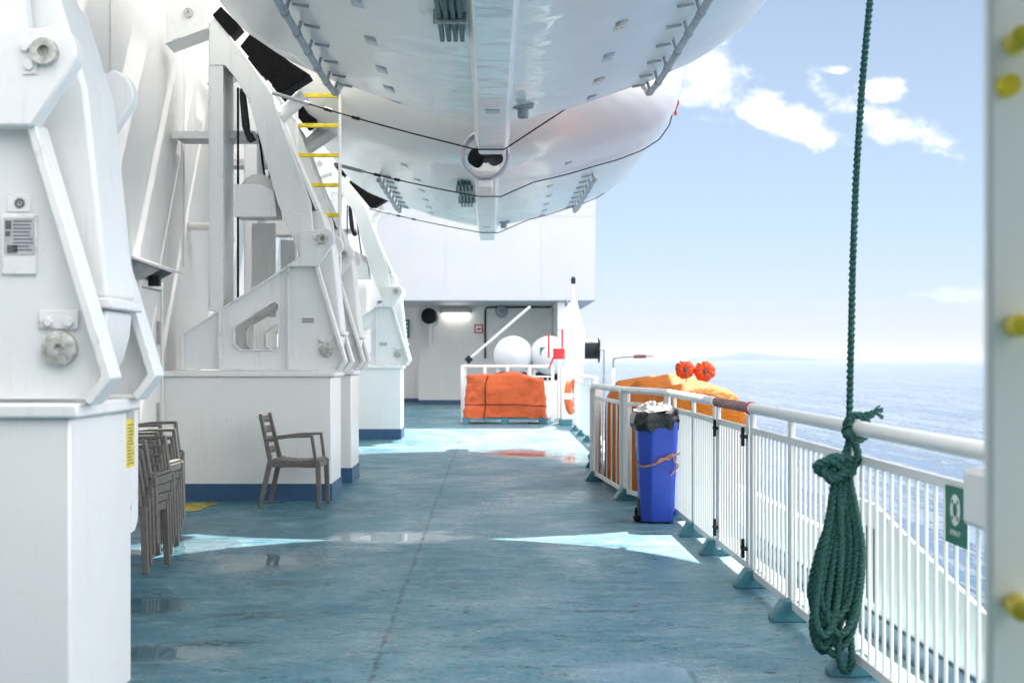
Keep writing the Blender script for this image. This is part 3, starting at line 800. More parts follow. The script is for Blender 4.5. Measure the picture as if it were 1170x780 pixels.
for y in (9.33,10.50):
    for z in (.22,.92):
        b = MB(); b.box(X0-.045,X0-.013,y-.05,y+.05,z-.01,z+.01); b.cyl((X0-.035,y,z-.06),(X0-.035,y,z+.06),.012,n=8); b.build('latch', M['dark'], gate, bevel=.003)
railing('guard_rail', 'short stretch of white railing between the gate and the blue bin', [(X0,10.68),(X0,13.1)], [.03,1.15,2.38], step=.095)
pa_ = railing('guard_rail', 'angled railing panel behind the blue bin, before the amber tarpaulin', [(1.625,13.16),(1.625,13.65),(1.34,15.0)], [.49,1.78], wide=.18, step=.27)
pb_ = railing('guard_rail', 'short railing panel jogging inward beside the amber tarpaulin', [(1.335,15.08),(1.21,17.35)], [2.18], wide=.2, step=.36)
railing('guard_rail', 'farthest sunlit stretch of white railing beyond the amber tarpaulin', [(1.21,17.42),(1.68,23.5),(1.72,31.0)], [2,4.1,6.1,8.0,10,12], step=.16)
MB().box(1.30,1.41,14.97,15.0,.06,1.075).build('end_plate', M['rail'], pa_, bevel=.004)
MB().box(1.16,1.29,17.30,17.33,.06,1.075).build('end_plate', M['rail'], pb_, bevel=.004)
# lifebuoy sign on the nearest railing
sg = thing('lifebuoy_sign', 'green sign with a white lifebuoy ring fixed to the near railing', 'sign', (X0-.02,5.1,.75))
MB().box(X0-.024,X0-.018,4.99,5.22,.765,.965).build('sign_plate', M['greensign'], sg, bevel=.002)
rg = MB().lathe([(.024,0),(.054,0),(.054,.0012),(.024,.0012)], (X0-.0242,5.105,.885), (-1,0,0), 36); rg.f = rg.f[:-2]; rg.build('ring_symbol', M['signwhite'], sg)
for a in (45,135,225,315):
    q = Vector((X0-.0262,5.105+.039*math.cos(R(a)),.885+.039*math.sin(R(a))))
    MB().box(q.x-.0004,q.x+.0004,q.y-.007,q.y+.007,q.z-.007,q.z+.007).build('ring_band', M['greensign'], sg)
def text(body, loc, rot, size, mat, parent, name='lettering'):
    cu = bpy.data.curves.new(name,'FONT'); cu.body = body; cu.size = size; cu.align_x = 'CENTER'; cu.align_y = 'CENTER'; cu.extrude = .0004
    tmp = bpy.data.objects.new(name, cu); COL.objects.link(tmp); dg = bpy.context.evaluated_depsgraph_get(); dg.update()
    me = bpy.data.meshes.new_from_object(tmp.evaluated_get(dg)); bpy.data.objects.remove(tmp); me.materials.clear()
    o = bpy.data.objects.new(name, me); COL.objects.link(o); o.parent = parent
    o.location = Vector(loc)-WL[parent.name]; o.rotation_euler = rot; me.materials.append(mat); WL[o.name] = WL[parent.name]
    return o
text('LIFEBUOY', (X0-.0247,5.105,.805), (R(90),0,R(-90)), .026, M['signwhite'], sg)

# ------------------------------------------------------------------ mooring rope: hanging line, hitch and coil
rp = thing('coiled_rope', 'thick green rope hanging from above with a long coil tied at the near railing', 'rope', (1.55,6.55,.1))
rope = dict(n=12, strands=3, pitch=.085, depth=.22)
line = []
a = Vector((1.91,6.66,5.2)); c = Vector((1.556,6.52,.98))
for i in range(160):
    u = i/159; p = a.lerp(c,u); p.x += -.035*math.sin(math.pi*u)**1.5 + .02*math.sin(7*u); p.y += .01*math.sin(9*u)
    line.append(p)
MB().tube(line, .018, **rope).build('hanging_line', M['rope'], rp)
def smooth(ctrl, n):
    ctrl = [Vector(x) for x in ctrl]; out = []
    ext = [ctrl[0]*2-ctrl[1]] + ctrl + [ctrl[-1]*2-ctrl[-2]]
    for i in range(n):
        u = i/(n-1)*(len(ctrl)-1); k = min(int(u), len(ctrl)-2); f = u-k
        p0,p1,p2,p3 = ext[k:k+4]
        out.append(.5*((2*p1)+(p2-p0)*f+(2*p0-5*p1+4*p2-p3)*f*f+(3*p1-p0-3*p2+p3)*f**3))
    return out
kn = MB()
kn.tube(smooth([(1.556,6.52,.99),(1.59,6.53,1.07),(X0-.05,6.56,1.12),(X0,6.58,1.155),(X0+.05,6.6,1.13),(X0+.05,6.6,1.07),(X0,6.58,1.045),(X0-.055,6.56,1.08),(X0-.03,6.54,1.15),(X0+.02,6.52,1.155),(X0+.055,6.50,1.165)],70), .018, **rope)
kn.build('hitch', M['rope'], rp)
ta = MB(); rr = random.Random(2)
for i in range(16):
    p = Vector((X0+.05,6.503,1.165)); q = p+Vector((.03+.02*rr.random(),-.02+.03*rr.random(),(rr.random()-.4)*.06))
    ta.tube(smooth([p,(p+q)/2+Vector((0,0,.008)),q],6), .004, 5)
ta.build('frayed_end', M['rope'], rp)
wr = MB(); cx, cy, cz = 1.525, 6.48, .925
for k in range(3):
    z = cz-.03+.034*k
    wr.tube([(cx+.042*math.cos(2*math.pi*i/36)+.01*math.sin(3*i), cy+.042*math.sin(2*math.pi*i/36), z+.018*math.cos(2*math.pi*i/36+k)) for i in range(36)], .0185, closed=True, **rope)
wr.tube(smooth([(cx,cy-.05,cz),(cx-.06,cy-.06,cz+.04),(cx-.115,cy-.05,cz+.02),(cx-.09,cy-.03,cz-.015),(cx-.03,cy-.06,cz)],40), .018, **rope)
wr.tube(smooth([(cx,cy-.05,cz+.04),(cx-.04,cy-.055,cz+.055),(cx-.085,cy-.05,cz+.0),(cx-.05,cy-.075,cz-.035),(cx+.02,cy-.06,cz)],40), .018, **rope)
wr.tube(smooth([(cx+.02,cy-.05,cz-.03),(cx+.07,cy-.03,cz+.05),(cx+.055,cy,cz+.13),(cx+.03,cy+.03,cz+.16)],30), .018, **rope)
wr.build('knot', M['rope'], rp)
co = MB(); rr = random.Random(11)
NL = 16
for k in range(NL):
    f = k/(NL-1)
    Ln = .66+.17*math.sin(k*2.4)*.5+.06*rr.random()+(.06 if k in (2,7) else 0)
    wl_ = -.036-.042*rr.random(); wr_ = .012+.062*f+.010*rr.random()
    dy = (-.05+.10*((k*5)%NL)/(NL-1))
    top = Vector((cx+.0+(f-.5)*.05, cy+dy*.5, cz-.02))
    lean = -.045
    ctrl = [top, top+Vector((wl_*.35-.01,dy*.4,-.20)), top+Vector((wl_*.9+lean*.5,dy*.8,-Ln*.6)), top+Vector((wl_+lean*.9,dy,-Ln*.88)),
            top+Vector(((wl_+wr_)*.5+lean,dy-.015,-Ln)), top+Vector((wr_*.9+lean*.7,dy*.9,-Ln*.86)), top+Vector((wr_*1.05+lean*.2,dy*.7,-Ln*.5)), top+Vector((wr_*.6,dy*.4,-.17)), top+Vector((.012,0,.0))]
    co.tube(smooth(ctrl, 120), .0168, **rope)
co.tube(smooth([(cx+.01,cy-.02,cz-.5),(cx-.015,cy-.03,cz-.75),(cx+.0,cy-.03,cz-.86),(cx+.03,cy-.02,cz-.87),(cx+.045,cy-.02,cz-.80),(cx+.03,cy-.0,cz-.55)],60), .0165, **rope)
co.build('coil', M['rope'], rp)

# ------------------------------------------------------------------ pale post with yellow rungs, close to the camera
ps = thing('ladder_post', 'pale green-white post with yellow rungs at the right edge, very close', 'post', (.9,2.2,0))
MB().box(.737,1.05,2.2,2.228,0,3.045).build('post', M['postpaint'], ps, bevel=.008)
for z in (.335,.63,1.04,1.45,1.865):
    if z == .335: continue
    b = MB(); b.tube([(.775,2.20,z),(.765,2.135,z),(.778,2.12,z+.001),(.98,2.12,z+.006),(.995,2.135,z+.006),(.995,2.20,z+.006)], .0165, 12); b.build('rung', M['yellow'], ps)
MB().lathe([(.017,0),(.016,.022),(.001,.023)], (.763,2.1995,1.803), (0,-1,0), 12).build('bolt', M['yellow'], ps)

# ------------------------------------------------------------------ blue bin with liner
bn = thing('waste_bin', 'tall blue plastic bin with black bag, tied up by a pink rope', 'bin', (1.44,12.95,0))
def sect(u, grow=0, z=0):
    x0, x1 = 1.30-.035*u-grow, 1.575+.03*u+grow; y0, y1 = 12.72-.06*u-grow, 13.08+.05*u+grow
    c = .045+.02*u
    return [(x0+c*1.7,y0,z),(x1-c*.5,y0,z),(x1,y0+c*.5,z),(x1,y1-c,z),(x1-c,y1,z),(x0+c,y1,z),(x0,y1-c,z),(x0,y0+c*1.7,z)]
b = MB(); lev = [0,.03,.5,.82,.86]
vs = []
for i, z in enumerate(lev): vs += sect(z/.86, 0, z+.01)
n = 8
b.add(vs, [list(range(n))[::-1]] + [[k*n+i,k*n+(i+1)%n,(k+1)*n+(i+1)%n,(k+1)*n+i] for k in range(len(lev)-1) for i in range(n)] + [list(range((len(lev)-1)*n,len(lev)*n))])
bin_o = b.build('body', M['bin'], bn, bevel=.012)
MB().box(1.285,1.315,12.83,13.02,.02,.2).build('pedal_recess', M['dark'], bn, bevel=.01)
MB().box(1.24,1.30,12.82,12.95,.015,.05).build('pedal', M['black'], bn, bevel=.012)
for x in (1.27,1.575):
    MB().lathe([(.04,0),(.055,.008),(.055,.04),(.04,.048)], (x-.0,13.05,.056), (1,0,0), 20).build('wheel', M['black'], bn)
def bagfn(u, v):
    a = 2*math.pi*u
    w = 1+.03*math.sin(9*a)+.05*noise.noise(Vector((math.cos(a)*3,math.sin(a)*3,v*4)))
    z = .95-.155*v + .02*noise.noise(Vector((math.cos(a)*5,math.sin(a)*5,3+v*3)))*(1+v)
    sx, sy = .185*w+.022*math.sin(math.pi*v), .235*w+.022*math.sin(math.pi*v)
    e = .55; ca, sa = math.cos(a), math.sin(a)
    return Vector((1.432+sx*math.copysign(abs(ca)**e,ca), 12.905+sy*math.copysign(abs(sa)**e,sa), z))
MB().grid(bagfn, 72, 9, True).build('liner', M['bag'], bn, solid=.004, subsurf=1)
def trash(u, v):
    a = 2*math.pi*u; rr_ = v
    q = Vector((math.cos(a)*rr_*3.2, math.sin(a)*rr_*3.2, 1.7))
    z = .955+.062*(1-v**3)+.055*noise.noise(q*1.3)*(1-v*.5)+.02*noise.noise(q*4)
    return Vector((1.432+.178*rr_*math.cos(a)*1.06, 12.905+.225*rr_*math.sin(a)*1.06, z))
MB().grid(trash, 48, 14, True).build('rubbish_bag', M['bagwhite'], bn, ang=60)
pr = MB()
pr.tube(smooth([(1.27,13.0,.50),(1.272,12.85,.50),(1.305,12.72,.49),(1.36,12.675,.50),(1.44,12.672,.53),(1.52,12.668,.57),(1.60,12.68,.60),(1.66,12.72,.605)],60), .009, 8)
pr.tube(smooth([(1.41,12.67,.515),(1.45,12.655,.56),(1.52,12.66,.555),(1.55,12.655,.60),(1.49,12.66,.565),(1.42,12.655,.525)],40), .009, 8)
pr.tube(smooth([(1.555,12.66,.585),(1.575,12.66,.53),(1.60,12.665,.50),(1.555,12.665,.44),(1.535,12.665,.42)],30), .008, 8)
tag(pr.build('tie_rope', M['pink'], base=(1.44,12.67,.53)), 'thin pink rope knotted around the blue bin', 'rope')

# ------------------------------------------------------------------ amber tarpaulin over gear outboard of the railing
def drape(cx0, cx1, y0, y1, z0, ztop, seed, amp=.022, nx=44, ny=60):
    def fn(u, v):                                   # u over the section (down-up-over-down), v along y
        y = y0+(y1-y0)*v; x0 = cx0(y); x1 = cx1(y); zt = ztop
        per = [(x0,z0),(x0+.02,z0+(zt-z0)*.85),(x0+.16,zt),((x0+x1)/2,zt+.05),(x1-.16,zt-.04),(x1-.02,z0+(zt-z0)*.75),(x1,z0)]
        k = u*(len(per)-1); i = min(int(k),len(per)-2); f = k-i
        x = per[i][0]*(1-f)+per[i+1][0]*f; z = per[i][1]*(1-f)+per[i+1][1]*f
        e = min(v,1-v)
        drop = max(0,1-e/.035)
        z = z0+(z-z0)*(1-drop**2*.98) if drop > 0 else z
        up = (z-z0)/(zt-z0)
        tri = lambda c0, w0: max(0,1-abs(v-c0)/w0)
        peak = .09*tri(.10,.08)+.15*tri(.34,.14)+.11*tri(.66,.14)+.08*tri(.9,.1)-.06
        z += peak*max(0,up-.5)*2*(1-.75*abs(2*u-1))
        q = Vector((x*2.2,y*1.6,z*1.6+seed)); nn = noise.noise(q)*amp + noise.noise(q*2.7)*amp*.45
        fold = .045*abs(math.sin(y*4.5+1.2*noise.noise(Vector((y,z*.5,seed)))))*(1-up)
        return Vector((x+nn*.7+fold*(1 if u > .5 else .6), y+nn*.5, z+nn*.7*(up>.05)))
    return MB().grid(fn, nx, ny)
def lx(y):
    for (a,c),(d,e) in zip(((13,1.72),(13.9,1.70),(15.2,1.43),(17.3,1.32),(20,1.55)),((13.9,1.70),(15.2,1.43),(17.3,1.32),(20,1.55),(30,1.6))):
        if y <= d: return c+(e-c)*(y-a)/(d-a)
tp = drape(lambda y: lx(y), lambda y: 2.52, 14.0, 19.4, -.16, 1.12, 4)
tag(tp.build('covered_gear', M['tarp_amber'], base=(2.1,16,-.16), solid=.006, subsurf=1), 'large amber tarpaulin draped over gear outside the railing beyond the blue bin', 'tarpaulin')
def puff(name, c, r, label, seed):
    t = thing(name, label, 'float', c, 'orange floats on the amber tarpaulin')
    c = Vector(c)
    def fn(u, v):
        a = 2*math.pi*u; rad = r*math.sin(math.pi*v)**.7
        w = 1+.05*math.sin(7*a+seed+math.sin(3*a))*math.sin(math.pi*v)+.05*noise.noise(Vector((math.cos(a)*2,math.sin(a)*2,v*3+seed)))
        y = -.06*math.cos(math.pi*v)*(1-.35*math.exp(-(rad/r/.22)**2)) + .007*math.sin(13*a+2*math.sin(3*a+seed))*math.sin(math.pi*v)**.5*math.copysign(1,v-.5)
        return c+Vector((rad*w*math.cos(a), y, rad*w*math.sin(a)))
    MB().grid(fn, 54, 17, True).build('cover', M['orange'], t, subsurf=1)
    b = MB().lathe([(.001,-.07),(.018,-.065),(.02,-.04),(.012,-.02)], c, (0,1,0), 10); b.tube(smooth([c+Vector((0,-.06,0)),c+Vector((.012,-.10,-.06)),c+Vector((.0,-.09,-.13)),c+Vector((.02,-.085,-.19))],14), .005, 6)
    b.build('drawstring', M['bagwhite'], t)
puff('float_bag', (1.975,15.1,1.305), .098, 'left of the two round orange float bags on the amber tarpaulin', 1)
puff('float_bag', (2.175,15.1,1.285), .110, 'right of the two round orange float bags on the amber tarpaulin', 5)

# ------------------------------------------------------------------ far end of the deck
fb = thing('superstructure_block', 'big white block across the far end, with a sheltered recess below', 'superstructure', (-2,46,0))
MB().box(-9,3.09,43.5,60,3.12,16.5).build('upper_block', M['clean'], fb, bevel=.03)
for z in (5.6,8.1,10.6):
    MB().box(-9,3.075,43.488,43.4995,z,z+.025).build('plate_seam', M['clean'], fb)
for x in (-4.2,-1.3,1.5):
    MB().box(x,x+.025,43.490,43.4995,3.16,16.4).build('plate_seam', M['clean'], fb)
MB().box(-2.27,2.05,47.2,47.5,-.05,3.117).build('recess_wall', M['wall'], fb)
MB().box(-3.3,-2.25,49.2,49.5,-.05,3.117).build('recess_wall', M['wall'], fb)
MB().box(-2.26,-2.2,47.5005,49.2,-.05,3.117).build('recess_wall', M['wall'], fb)
MB().box(-2.28,2.05,47.18,47.1995,0,.13).build('skirting', M['blueband'], fb)
MB().box(-3.3,-2.28,49.18,49.1995,0,.13).build('skirting', M['blueband'], fb)
MB().box(1.98,2.2,43.7,47.1,-.05,3.117).build('pillar', M['wall'], fb, bevel=.02)
tag(MB().box(-3.3,2.3,47.5,60,-.22,-.002).build('deck_recess', M['deck']), kind='structure')
def fpx(px, py, d=47.18): return P(px, py, d)
em, t, p = newmat('lamp_diffuser'); p.inputs['Base Color'].default_value = (.9,.9,.85,1); p.inputs['Emission Color'].default_value = (1,.96,.82,1); p.inputs['Emission Strength'].default_value = 1.6
fl = thing('strip_lamp', 'lit strip lamp high on the far recess wall', 'lamp', (-1.1,47.1,2.9))
a, c = fpx(503,362), fpx(539,352)
MB().box(a.x,c.x,47.0,47.17,a.z+.12,c.z).build('lamp_housing', M['steel'], fl, bevel=.02)
MB().box(a.x+.08,c.x-.08,46.98,47.15,a.z,a.z+.119).build('diffuser', em, fl, bevel=.02)
sl = thing('searchlight', 'dark round searchlight on a white bracket on the far wall', 'searchlight', (-1.9,46.9,2.7))
c = fpx(491,361,46.7)
MB().lathe([(.05,.25),(.17,.2),(.24,.05),(.25,-.12),(.22,-.14)], c, (.3,1,0), 20).build('lamp_body', M['dark'], sl)
b = MB(); b.tube([c+Vector((-.2,.05,-.3)),c+Vector((-.26,.05,0)),c+Vector((0,.05,.3)),c+Vector((.26,.05,0)),c+Vector((.2,.05,-.3))], .035, 8); b.build('yoke', M['wall'], sl)
b = MB(); b.box(c.x-.13,c.x+.13,47.0,47.18,c.z-.75,c.z-.3); b.cyl((c.x,46.8,c.z-.95),(c.x,46.8,c.z-.28),.05); b.build('bracket', M['wall'], sl)
sn = thing('fire_sign', 'small red framed sign on the far recess wall', 'sign', tuple(fpx(547,376)))
a, c = fpx(542,380.5), fpx(552,370.5)
MB().box(a.x,c.x,47.16,47.1795,a.z,c.z).build('frame', M['red'], sn, bevel=.004)
MB().box(a.x+.04,c.x-.04,47.15,47.1595,a.z+.04,c.z-.04).build('face', M['signwhite'], sn)
MB().box(a.x+.08,c.x-.07,47.146,47.1495,a.z+.10,c.z-.12).build('pictogram', M['red'], sn)
gs = thing('green_notice', 'teal notice board on the far wall right behind the last davit', 'sign', tuple(fpx(464,375,49.1)))
a, c = P(459,386,49.16), P(468,365,49.16)
MB().box(a.x,c.x,49.14,49.179,a.z,c.z).build('board', M['greensign'], gs)
b = MB()
for k in range(4): b.box(a.x+.05,c.x-.06,49.132,49.1395,a.z+.1+k*.13,a.z+.15+k*.13)
b.build('print', M['signwhite'], gs)
bl = thing('alarm_bell', 'round grey alarm bell high on the far recess wall', 'bell', tuple(fpx(573,355)))
MB().lathe([(.20,0),(.21,-.03),(.16,-.10),(.05,-.13),(.001,-.13)], fpx(573,355), (0,1,0), 22).build('bell', M['steel'], bl)
MB().lathe([(.08,-.10),(.08,-.15),(.001,-.16)], fpx(573,355), (0,1,0), 16).build('boss', M['grey'], bl)
pp = MB(); pts = [fpx(554.5,409),fpx(554.5,354),fpx(556,351.5),fpx(562,351),fpx(630,351)]
pp.tube([q+Vector((0,-.06,0)) for q in pts], .028, 8); pp.tube([fpx(632,352)+Vector((0,-.06,0)),fpx(632,400)+Vector((0,-.06,0))], .028, 8)
tag(pp.build('wall_pipe', M['dark'], base=tuple(fpx(554,409))), 'thin dark pipe running up and across the far recess wall', 'pipe')
bm_ = thing('boom', 'slanting white pole leaning up in front of the far recess wall', 'boom', tuple(P(534,412,38)))
MB().cyl(P(534,412,38), P(606,350,38), .034).build('pole', M['rail'], bm_)
MB().cyl(P(533,413,38), P(538,408,38), .085).build('end_cap', M['dark'], bm_)

far = thing('guard_rail', 'low white railing round the liferaft canisters at the far end', 'railing', (-.64,33.8,0), RAILS)
W = M['rail']
pa, pb, pc = Vector((-.63,38,0)), Vector((-.63,33.8,0)), Vector((1.42,33.8,0))
Z = Vector((0,0,1))
for z, rr_ in ((1.25,.035),(1.02,.02),(.10,.02)): MB().tube([pa+Z*z,pb+Z*z,pc+Z*z], rr_, 10).build('rail_bar', W, far)
for k in range(5):
    q = pb.lerp(pc,k/4); MB().box(q.x-.035,q.x+.035,33.77,33.83,0,1.25).build('post', W, far)
for k in range(3):
    q = pa.lerp(pb,k/3); MB().box(q.x-.03,q.x+.03,q.y-.035,q.y+.035,0,1.25).build('post', W, far)
for k in range(1,18):
    q = pb.lerp(pc,k/18)
    if (k*4) % 18 == 0: continue
    MB().cyl(q+Z*.11,q+Z*1.02,.012,n=8).build('baluster', W, far)
for k in range(1,24):
    q = pb.lerp(pa,k/24); MB().cyl(q+Z*.11,q+Z*1.02,.012,n=8).build('baluster', W, far)

pt = thing('pallet', 'teal pallet lying on the deck under the red-orange bundle', 'pallet', (.33,33.0,0))
b = MB()
for i in range(6): b.box(-.62,1.28,32.52+i*.17,32.64+i*.17,.09,.125)
b.build('top_boards', M['teal'], pt, bevel=.006)
for x in (-.6,.25,1.1): MB().box(x,x+.14,32.52,33.48,0,.089).build('bearer', M['teal'], pt, bevel=.006)
def bundle(u, v):
    a = 2*math.pi*u; e = .28; ca, sa = math.cos(a), math.sin(a)
    x = math.copysign(abs(ca)**e,ca); y = math.copysign(abs(sa)**e,sa)
    if v < .7: h = v/.7; sh = 1-.07*h
    else: h = 1; sh = .93*(1-((v-.7)/.3)**1.3)
    top = .93+.10*math.exp(-((x*sh-.15)/.3)**2)-.10*max(0,x*sh)
    q = Vector((x*1.9,y*1.2,h*1.8)); nn = .045*noise.noise(q*1.3)+.035*noise.noise(q*3.1)
    zz = .13+top*h*(1 if v < .7 else 1)
    return Vector((.33+.90*x*sh+nn, 33.0+.46*y*sh+nn*1.2, zz+(.05*noise.noise(Vector((x*sh*3,y*sh*3,7))) if v > .5 else 0)-.015*math.sin(9*a)*(v<.1)))
bu = thing('tarp_bundle', 'red-orange tarpaulin bundle tied up on the teal pallet', 'bundle', (.33,33,.13))
MB().grid(bundle, 110, 36, True).build('tarpaulin', M['tarp_red'], bu, ang=60)
b = MB()
for uu in (.735,): b.tube([bundle(uu,v)*1+Vector((0,-.012,0)) for v in [k/14*.7 for k in range(15)]], .010, 6)
b.tube([bundle(k/90,.22)+Vector((.012*math.cos(2*math.pi*k/90),.012*math.sin(2*math.pi*k/90),0)) for k in range(91)], .008, 6)
b.build('lashing', M['wire'], bu)
RAFTS = 'liferaft canisters at the far end'
def canister(x, lab, sign):
    y = 36.0; r = .47; z = 1.5
    o = thing('liferaft_canister', lab, 'liferaft', (x,y,.5), RAFTS)
    MB().lathe([(.05,-.84),(.22,-.80),(.36,-.72),(.44,-.60),(.47,-.45),(.47,.45),(.44,.6),(.36,.72),(.2,.8)], (x,y,z), (0,1,0), 36).build('shell', M['clean'], o)
    b = MB()
    for yy in (-.4,.0,.4): b.lathe([(.472,yy-.03),(.485,yy-.03),(.485,yy+.03),(.472,yy+.03)], (x,y,z), (0,1,0), 36)
    b.build('band', M['grey'], o)
    b = MB(); b.tube([(x-.07,y-.74,z+.10),(x-.03,y-.80,z+.07),(x+.03,y-.80,z+.07),(x+.07,y-.74,z+.10)], .022, 8); b.build('handle', M['dark'], o)
    b = MB()
    for yy in (-.45,.4): b.prism_y([(x-.42,.0),(x+.42,.0),(x+.40,1.02),(x+.40,1.28),(x+.30,1.14),(x-.30,1.14),(x-.40,1.28),(x-.40,1.02)], y+yy, y+yy+.08)
    b.build('cradle', M['rail'], o)
    MB().box(x-.33,x+.33,y-.50,y-.452,.92,1.10).build('release_unit', M['black'], o, bevel=.02)
    if sign:
        s = MB().box(x-.24,x-.02,y-.80,y-.775,z+.0,z+.2).build('label_plate', M['greensign'], o)
        MB().box(x-.17,x-.08,y-.806,y-.8005,z+.05,z+.15).build('symbol', M['signwhite'], s)
    return o
canister(.55, 'left white liferaft canister above the red-orange bundle', False)
canister(1.42, 'right white liferaft canister, with a green square label', True)

rd = thing('rescue_crane', 'white crane pedestal with a black cable reel at the far railing', 'crane', (1.75,32,0))
MB().box(1.52,1.98,31.7,32.5,.13,1.25).build('pedestal', M['white'], rd, bevel=.015)
MB().box(1.50,2.0,31.65,32.55,0,.129).build('foot', M['teal'], rd, bevel=.01)
MB().box(1.62,2.02,31.75,32.4,1.2505,2.05).build('winch_housing', M['white'], rd, bevel=.03)
b = MB(); b.prism_y([(1.56,2.052),(1.60,2.5),(1.80,2.72),(1.86,2.7),(2.02,2.052)], 31.95, 32.1); b.build('arm', M['white'], rd, bevel=.01)
MB().cyl((1.80,32.02,2.6),(1.79,32.02,3.05),.02).build('mast', M['rail'], rd)
MB().lathe([(.02,0),(.05,.02),(.05,.12),(.02,.16)], (1.79,32.02,3.03), (0,0,1), 12).build('mast_light', M['dark'], rd)
MB().lathe([(.2,0),(.2,.01),(.2,.30)], (2.03,32.05,1.62), (1,0,0), 24).build('cable_reel', M['dark'], rd)
MB().lathe([(.28,0),(.28,.025)], (2.331,32.05,1.62), (1,0,0), 24).build('reel_flange', M['dark'], rd)
b = MB()
b.tube([(1.63,32.0,2.72),(1.98,32.0,2.02)], .012, 6); b.build('stay_wire', M['steel'], rd)
hp = thing('hand_pump', 'red crank handles and pump box beside the far liferafts', 'pump', (1.42,33,1.0))
b = MB(); b.tube([(1.30,33.0,1.45),(1.30,33.0,1.95),(1.22,33.0,1.95)], .022, 8); b.build('crank', M['red'], hp)
b = MB(); b.tube([(1.60,33.0,1.6),(1.60,33.0,2.08),(1.50,33.0,2.08)], .022, 8); b.build('crank', M['red'], hp)
MB().box(1.40,1.68,32.9,33.1,1.42,1.66).build('pump_box', M['red'], hp, bevel=.02)
b = MB(); b.cyl((1.42,33,1.48),(1.30,33,1.2),.02); b.build('lever', M['red'], hp); MB().cyl((1.54,33,0),(1.54,33,1.419),.05).build('pump_leg', M['rail'], hp)
lb = thing('lifebuoy', 'orange lifebuoy with white bands hung at the far railing', 'lifebuoy', (1.66,30.2,.67))
ax = Vector((1,-.35,0)).normalized()
MB().torus((1.66,30.2,.67), ax, .31, .075, 48, 14).build('ring', M['buoy'], lb)
for a in (0,90,180,270):
    u = Vector((0,0,1)); w = ax.cross(u)
    def seg(t_): return Vector((1.66,30.2,.67)) + (w*math.cos(t_)+u*math.sin(t_))*.31
    MB().tube([seg(R(a+k)) for k in (-10,-5,0,5,10)], .078, 14).build('band', M['signwhite'], lb)
MB().box(1.62,1.76,30.16,30.2,.95,1.0).build('hook', M['rail'], lb)
jl = thing('rail_spout', 'thin bent pipe with a spout reaching over the far railing', 'pipe', (2.0,27,1.1))
a = P(701,420,27)
MB().tube(smooth([a,P(701,412,27),P(704,408.5,27),P(720,407,27),P(735,406.5,27)],24), .022, 8).build('pipe', M['grey'], jl)
MB().cyl(P(724,406.8,27),P(738,406.3,27),.042,n=10).build('nozzle', M['redbrown'], jl)
MB().cyl(P(738,406.3,27),P(746,406.5,27),.02,n=8).build('tip', M['grey'], jl)
MB().cyl((a.x,27,-.17),a,.03).build('stand', M['rail'], jl)
cr = thing('crank_handle', 'small grey crank handle standing beside the black cable reel', 'crank', (2.35,29,1.2))
q = P(690,421,29)
MB().tube([(q.x,29,-.17),q,P(690,399,29),P(685.5,398.5,29)], .025, 8).build('rod', M['grey'], cr)

# ------------------------------------------------------------------ sun and sky
sd = Vector((.125,.80,1.0)).normalized()
el = math.asin(sd.z); az = math.atan2(sd.x, sd.y)
ld_ = bpy.data.lights.new('sun','SUN'); ld_.energy = 5.0; ld_.angle = R(.5); ld_.color = (1,.965,.91)
so = bpy.data.objects.new('sun', ld_); COL.objects.link(so); so.location = (10,60,80)
so.rotation_euler = (-sd).to_track_quat('-Z','Y').to_euler()
w = bpy.data.worlds.new('World'); scene.world = w; w.use_nodes = True
t = NT(w.node_tree); bg = t.n['Background']
sky = t.new('ShaderNodeTexSky', sky_type='NISHITA'); sky.sun_disc = False; sky.sun_elevation = el; sky.sun_rotation = az
sky.altitude = 0; sky.air_density = 1.0; sky.dust_density = .25; sky.ozone_density = 1.5
gen = t.new('ShaderNodeTexCoord').outputs['Generated']
sx = t.new('ShaderNodeSeparateXYZ'); t.put(sx.inputs[0], gen); dx, dy, dz = sx.outputs
inv = t.math('MAXIMUM', dy, .05)
U = t.math('DIVIDE', dx, inv); V = t.math('DIVIDE', dz, inv)
cv = t.new('ShaderNodeCombineXYZ'); t.put(cv.inputs[0], U); t.put(cv.inputs[1], V)
cn = t.noise(t.scale(cv.outputs[0],(1,1.35,1)), 26, 9, .60, .25)
cn2 = t.noise(cv.outputs[0], 9, 3, .5)
def puffm(px, py, rx, ry, tilt=0):
    u0, v0 = (px-560)/1700, (411-py)/1700
    a = t.math('SUBTRACT', U, u0); b = t.math('SUBTRACT', t.math('SUBTRACT', V, v0), t.math('MULTIPLY', a, tilt))
    a = t.math('DIVIDE', a, rx/1700); b = t.math('DIVIDE', b, ry/1700)
    return t.math('SUBTRACT', 1., t.math('SQRT', t.math('ADD', t.math('MULTIPLY', a, a), t.math('MULTIPLY', b, b))))
ms = [puffm(815,90,60,42), puffm(890,130,85,26,-.40), puffm(1015,140,85,26,-.42), puffm(1000,108,30,20), puffm(960,80,20,7)]
mk = ms[0]
for x in ms[1:]: mk = t.math('MAXIMUM', mk, x)
dens = t.math('ADD', t.math('MULTIPLY', mk, .34), t.math('SUBTRACT', cn, .5))
cl = t.math('MULTIPLY', t.ramp(dens, -.01, .30), .92)
lowm = t.math('MULTIPLY', t.ramp(t.math('ADD', t.math('MULTIPLY', puffm(1065,337,80,12), .22), t.math('SUBTRACT', cn, .5)), .02, .22), .16)
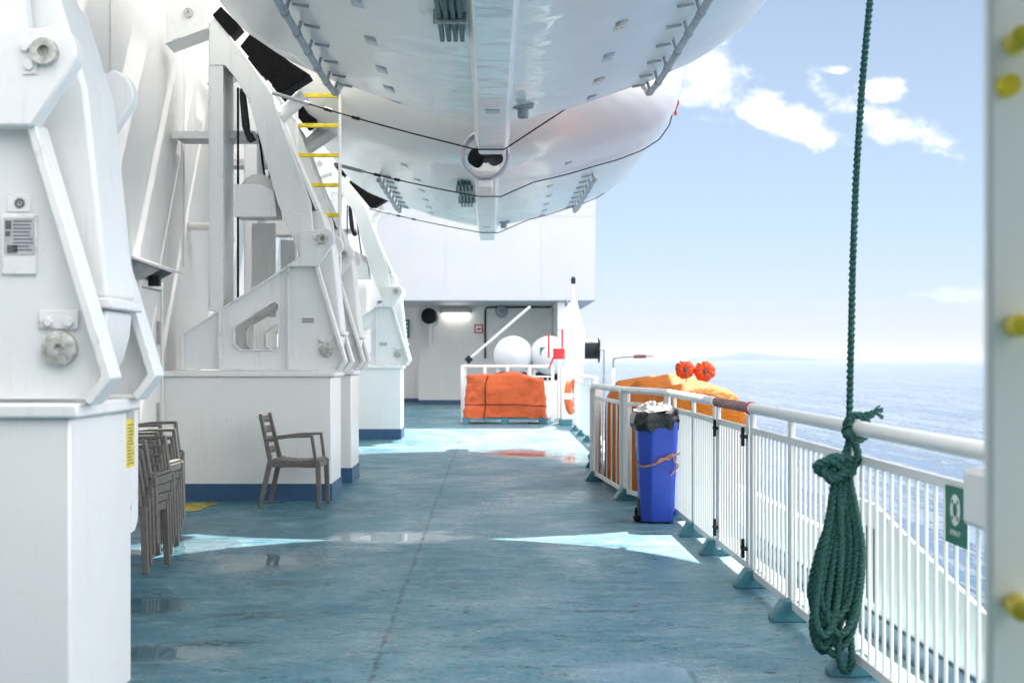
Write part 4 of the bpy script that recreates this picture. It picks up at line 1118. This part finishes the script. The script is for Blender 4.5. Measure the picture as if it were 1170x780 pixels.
# unseen bright cloud added overhead, astern and to starboard to fill the shade
hn = t.noise(gen, 2.6, 7, .58, .3)
hi = t.math('MULTIPLY', t.ramp(hn,.38,.54), t.ramp(dz,.26,.44))
hz_ = t.math('SQRT', t.math('ADD', t.math('MULTIPLY', dx, dx), t.math('MULTIPLY', dy, dy)))
aft = t.math('MULTIPLY', t.ramp(t.math('DIVIDE', dy, t.math('MAXIMUM', hz_, .01)), .80, .35), t.ramp(dz, .0, .10))
hi = t.math('MAXIMUM', hi, t.math('MULTIPLY', aft, t.ramp(hn,.25,.45)))
tot = t.math('MAXIMUM', cl, lowm)
skyc = t.mix(1., sky.outputs[0], t.mix(t.ramp(dz,0,.22), (.49,.54,.745), (.745,.675,.645)), 'MULTIPLY')
CLOUD = 10.8; AFT = 12.0; STB = 22.0
cc = t.mix(t.ramp(cn2,.35,.65), (CLOUD*.93,CLOUD*.95,CLOUD), (CLOUD,CLOUD*.99,CLOUD*.97))
stb = t.ramp(t.math('DIVIDE', dx, t.math('MAXIMUM', hz_, .01)), .10, .42)     # the cloud bank is unseen and added: brighter abeam, dimmer right astern
fill_bank = t.mix(t.math('MAXIMUM', stb, t.ramp(dz,.45,.75,0,.8)), (AFT,AFT*1.01,AFT*1.03), (STB,STB*1.0,STB*1.02))
t.put(bg.inputs[0], t.mix(hi, t.mix(tot, skyc, cc), fill_bank)); bg.inputs[1].default_value = .05

# ------------------------------------------------------------------ camera and view
cam = bpy.data.cameras.new('camera'); co_ = bpy.data.objects.new('camera', cam); COL.objects.link(co_)
co_.location = (0,0,1.4); co_.rotation_euler = (R(90),0,0)
cam.sensor_width = 36; cam.lens = 36*1700/1170; cam.shift_x = 25/1170; cam.shift_y = 21/1170
cam.clip_start = .1; cam.clip_end = 150000
cam.dof.use_dof = True; cam.dof.focus_distance = 11.0; cam.dof.aperture_fstop = 4.0
scene.camera = co_
vs_ = scene.view_settings
vs_.view_transform = 'Standard'; vs_.look = 'None'; vs_.gamma = 1; vs_.exposure = 1.66; vs_.use_curve_mapping = False
cy_ = scene.cycles
cy_.max_bounces = 10; cy_.diffuse_bounces = 6; cy_.glossy_bounces = 5; cy_.sample_clamp_indirect = 6; cy_.use_denoising = True
